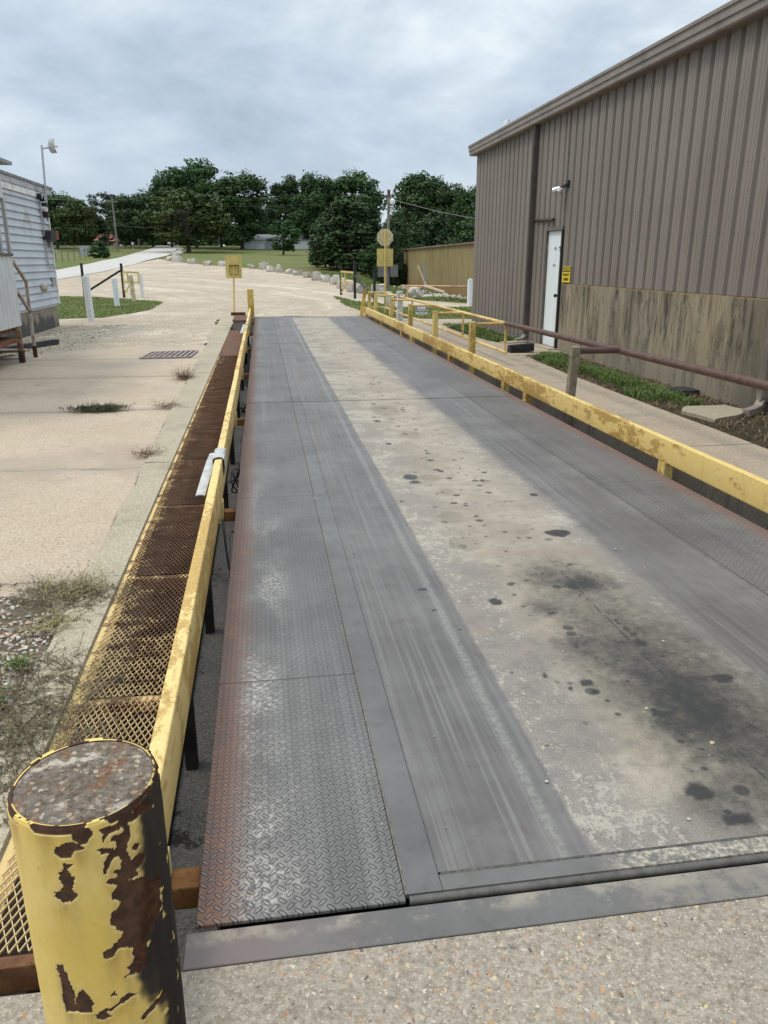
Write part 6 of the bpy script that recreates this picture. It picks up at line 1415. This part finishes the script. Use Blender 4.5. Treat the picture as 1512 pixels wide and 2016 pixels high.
mb = MB(); mb.lathe((6.44, 39.35, 4.18), [(.03, 0), (.11, .05), (.13, .14), (.14, .2), (.06, .24), (.05, .30)], 14); mb.build('lamp_head', simple('lamp_white', (.75, .75, .73), .4), p3, 40)
MB().box(6.30, 6.42, 39.9, 40.1, 4.6, 4.9).build('pole_top', rusty('pole_rust', (.09, .045, .03), (.14, .06, .035)), p3)
GB2 = simple('grey_board', (.15, .145, .14), .8, .2, 5, .1)
for a, b in ((5.80, 6.17), (6.42, 6.80)): MB().box(a, b, 39.8, 39.86, .85, 1.42).build('meter_board', GB2, p3)
MB().box(5.78, 6.82, 39.87, 39.93, 1.32, 1.40).build('board_rail', GB2, p3)
def wire(name, a, b, sag, lab, r_=.012):
    a, b = Vector(a), Vector(b); P = [a.lerp(b, t) - Vector((0, 0, sag * 4 * t * (1 - t))) for t in [i / 24 for i in range(25)]]
    o = MB().tube(P, r_, 5).build(name, GCABLE, loc=tuple(a)); tag(o, lab, 'power line')
wire('power_line', (6.4, 39.9, 4.5), (14.5, 33, 2.9), .35, 'overhead wire from the lamp pole towards the brown building', .014)
wire('power_line', (-21.5, 125, 9.9), (-60, 110, 12.2), .8, 'overhead wire from tall pole to the left over the house roof', .03)
wire('power_line', (-20.8, 125, 7.6), (-22.4, 158, 8.0), .3, 'overhead wire between the two left utility poles', .03)
wire('power_line', (-20.8, 125, 6.6), (-8, 138, 7.2), .4, 'overhead wire from tall pole toward the trees on the right', .02)
wire('power_line', (-7.5, 128, 9.6), (14, 130, 10.6), .4, 'faint overhead wire crossing before the central oaks', .011)
mk = thing('marker_post', 'small white marker plate on a post at the roadside', 'marker', (-19.3, 130, T(-19.3, 130)))
MB().box(-19.45, -19.15, 130, 130.03, 3.98, 4.36).build('plate', WHITEP, mk); MB().box(-19.34, -19.28, 130.03, 130.07, 3.1, 4.0).build('post', WHITEP, mk)

# ------------------------------------------------------------------ sky, sun, camera
W = bpy.data.worlds.new('World'); SC.world = W; W.use_nodes = True
nt = W.node_tree; bg = nt.nodes['Background']
ELEV, AZ = R_(58), R_(-75)
class WT(MT):
    def __init__(s): s.nt = nt; s._pos = None; s._xyz = None
w = WT()
tc = w.N('ShaderNodeTexCoord').outputs['Generated']; w._pos = tc
sk = w.N('ShaderNodeTexSky'); sk.sky_type = 'NISHITA'; sk.sun_disc = False; sk.sun_elevation = ELEV; sk.sun_rotation = AZ
x, y, z = w.xyz()
zz = w.m_('ADD', w.m_('MAXIMUM', z, 0.), .10)
cv = w.vec((1., 1., 2.3), tc)
n1 = w.noise(1.9, 5, .5, v=cv, dist=.5, off=(2.3, 1.1, 0)); n2 = w.noise(4.6, 9, .56, v=cv, dist=.25, off=(7.3, 4.1, 0))
k = w.m_('ADD', w.m_('MULTIPLY', n1, .55), w.m_('MULTIPLY', n2, .45))
cl = w.ramp(k, [(.38, (.39, .48, .59)), (.45, (.49, .585, .69)), (.51, (.60, .695, .785)), (.56, (.72, .805, .87)), (.62, (.88, .94, .97))])
cl = w.mix(w.m_('MULTIPLY', w.step(z, .16, .0), .45), cl, (.70, .80, .87))
br = w.m_('MULTIPLY_ADD', w.step(z, .30, .9), 1.5, 1.)
sc_ = w.N('ShaderNodeVectorMath'); sc_.operation = 'SCALE'; w.set(sc_.inputs[0], cl); w.set(sc_.inputs['Scale'], w.m_('MULTIPLY', br, 10.))
mx = w.mix(.93, sk.outputs[0], sc_.outputs[0])
w.set(bg.inputs['Color'], mx); bg.inputs['Strength'].default_value = .1
ld = bpy.data.lights.new('sun', 'SUN'); ld.energy = 1.5; ld.angle = R_(14); ld.color = (1, .90, .75)
so = bpy.data.objects.new('sun', ld); COL.objects.link(so)
sd = Vector((math.sin(AZ) * math.cos(ELEV), math.cos(AZ) * math.cos(ELEV), math.sin(ELEV)))
so.rotation_euler = sd.to_track_quat('Z', 'Y').to_euler(); so.location = (0, 0, 60)

F_, CX_, CY_ = 1515., 756., 1008.
th = math.atan((CY_ - 514) / F_); ph = math.atan((CX_ - 512) / F_ * math.cos(th))
fw = Vector((math.sin(ph) * math.cos(th), math.cos(ph) * math.cos(th), -math.sin(th))); rt = Vector((math.cos(ph), -math.sin(ph), 0)); up = rt.cross(fw)
cd = bpy.data.cameras.new('camera'); cam = bpy.data.objects.new('camera', cd); COL.objects.link(cam)
cd.sensor_fit = 'VERTICAL'; cd.sensor_height = 24; cd.lens = 24 * F_ / 2016; cd.clip_end = 2000; cd.clip_start = .05
cam.matrix_world = Matrix.Translation((0, 0, 1.6)) @ Matrix((rt, up, -fw)).transposed().to_4x4()
SC.camera = cam
SC.view_settings.view_transform = 'Standard'; SC.view_settings.look = 'None'; SC.view_settings.exposure = .12; SC.view_settings.gamma = 1.
SC.cycles.max_bounces = 6; SC.cycles.use_denoising = True
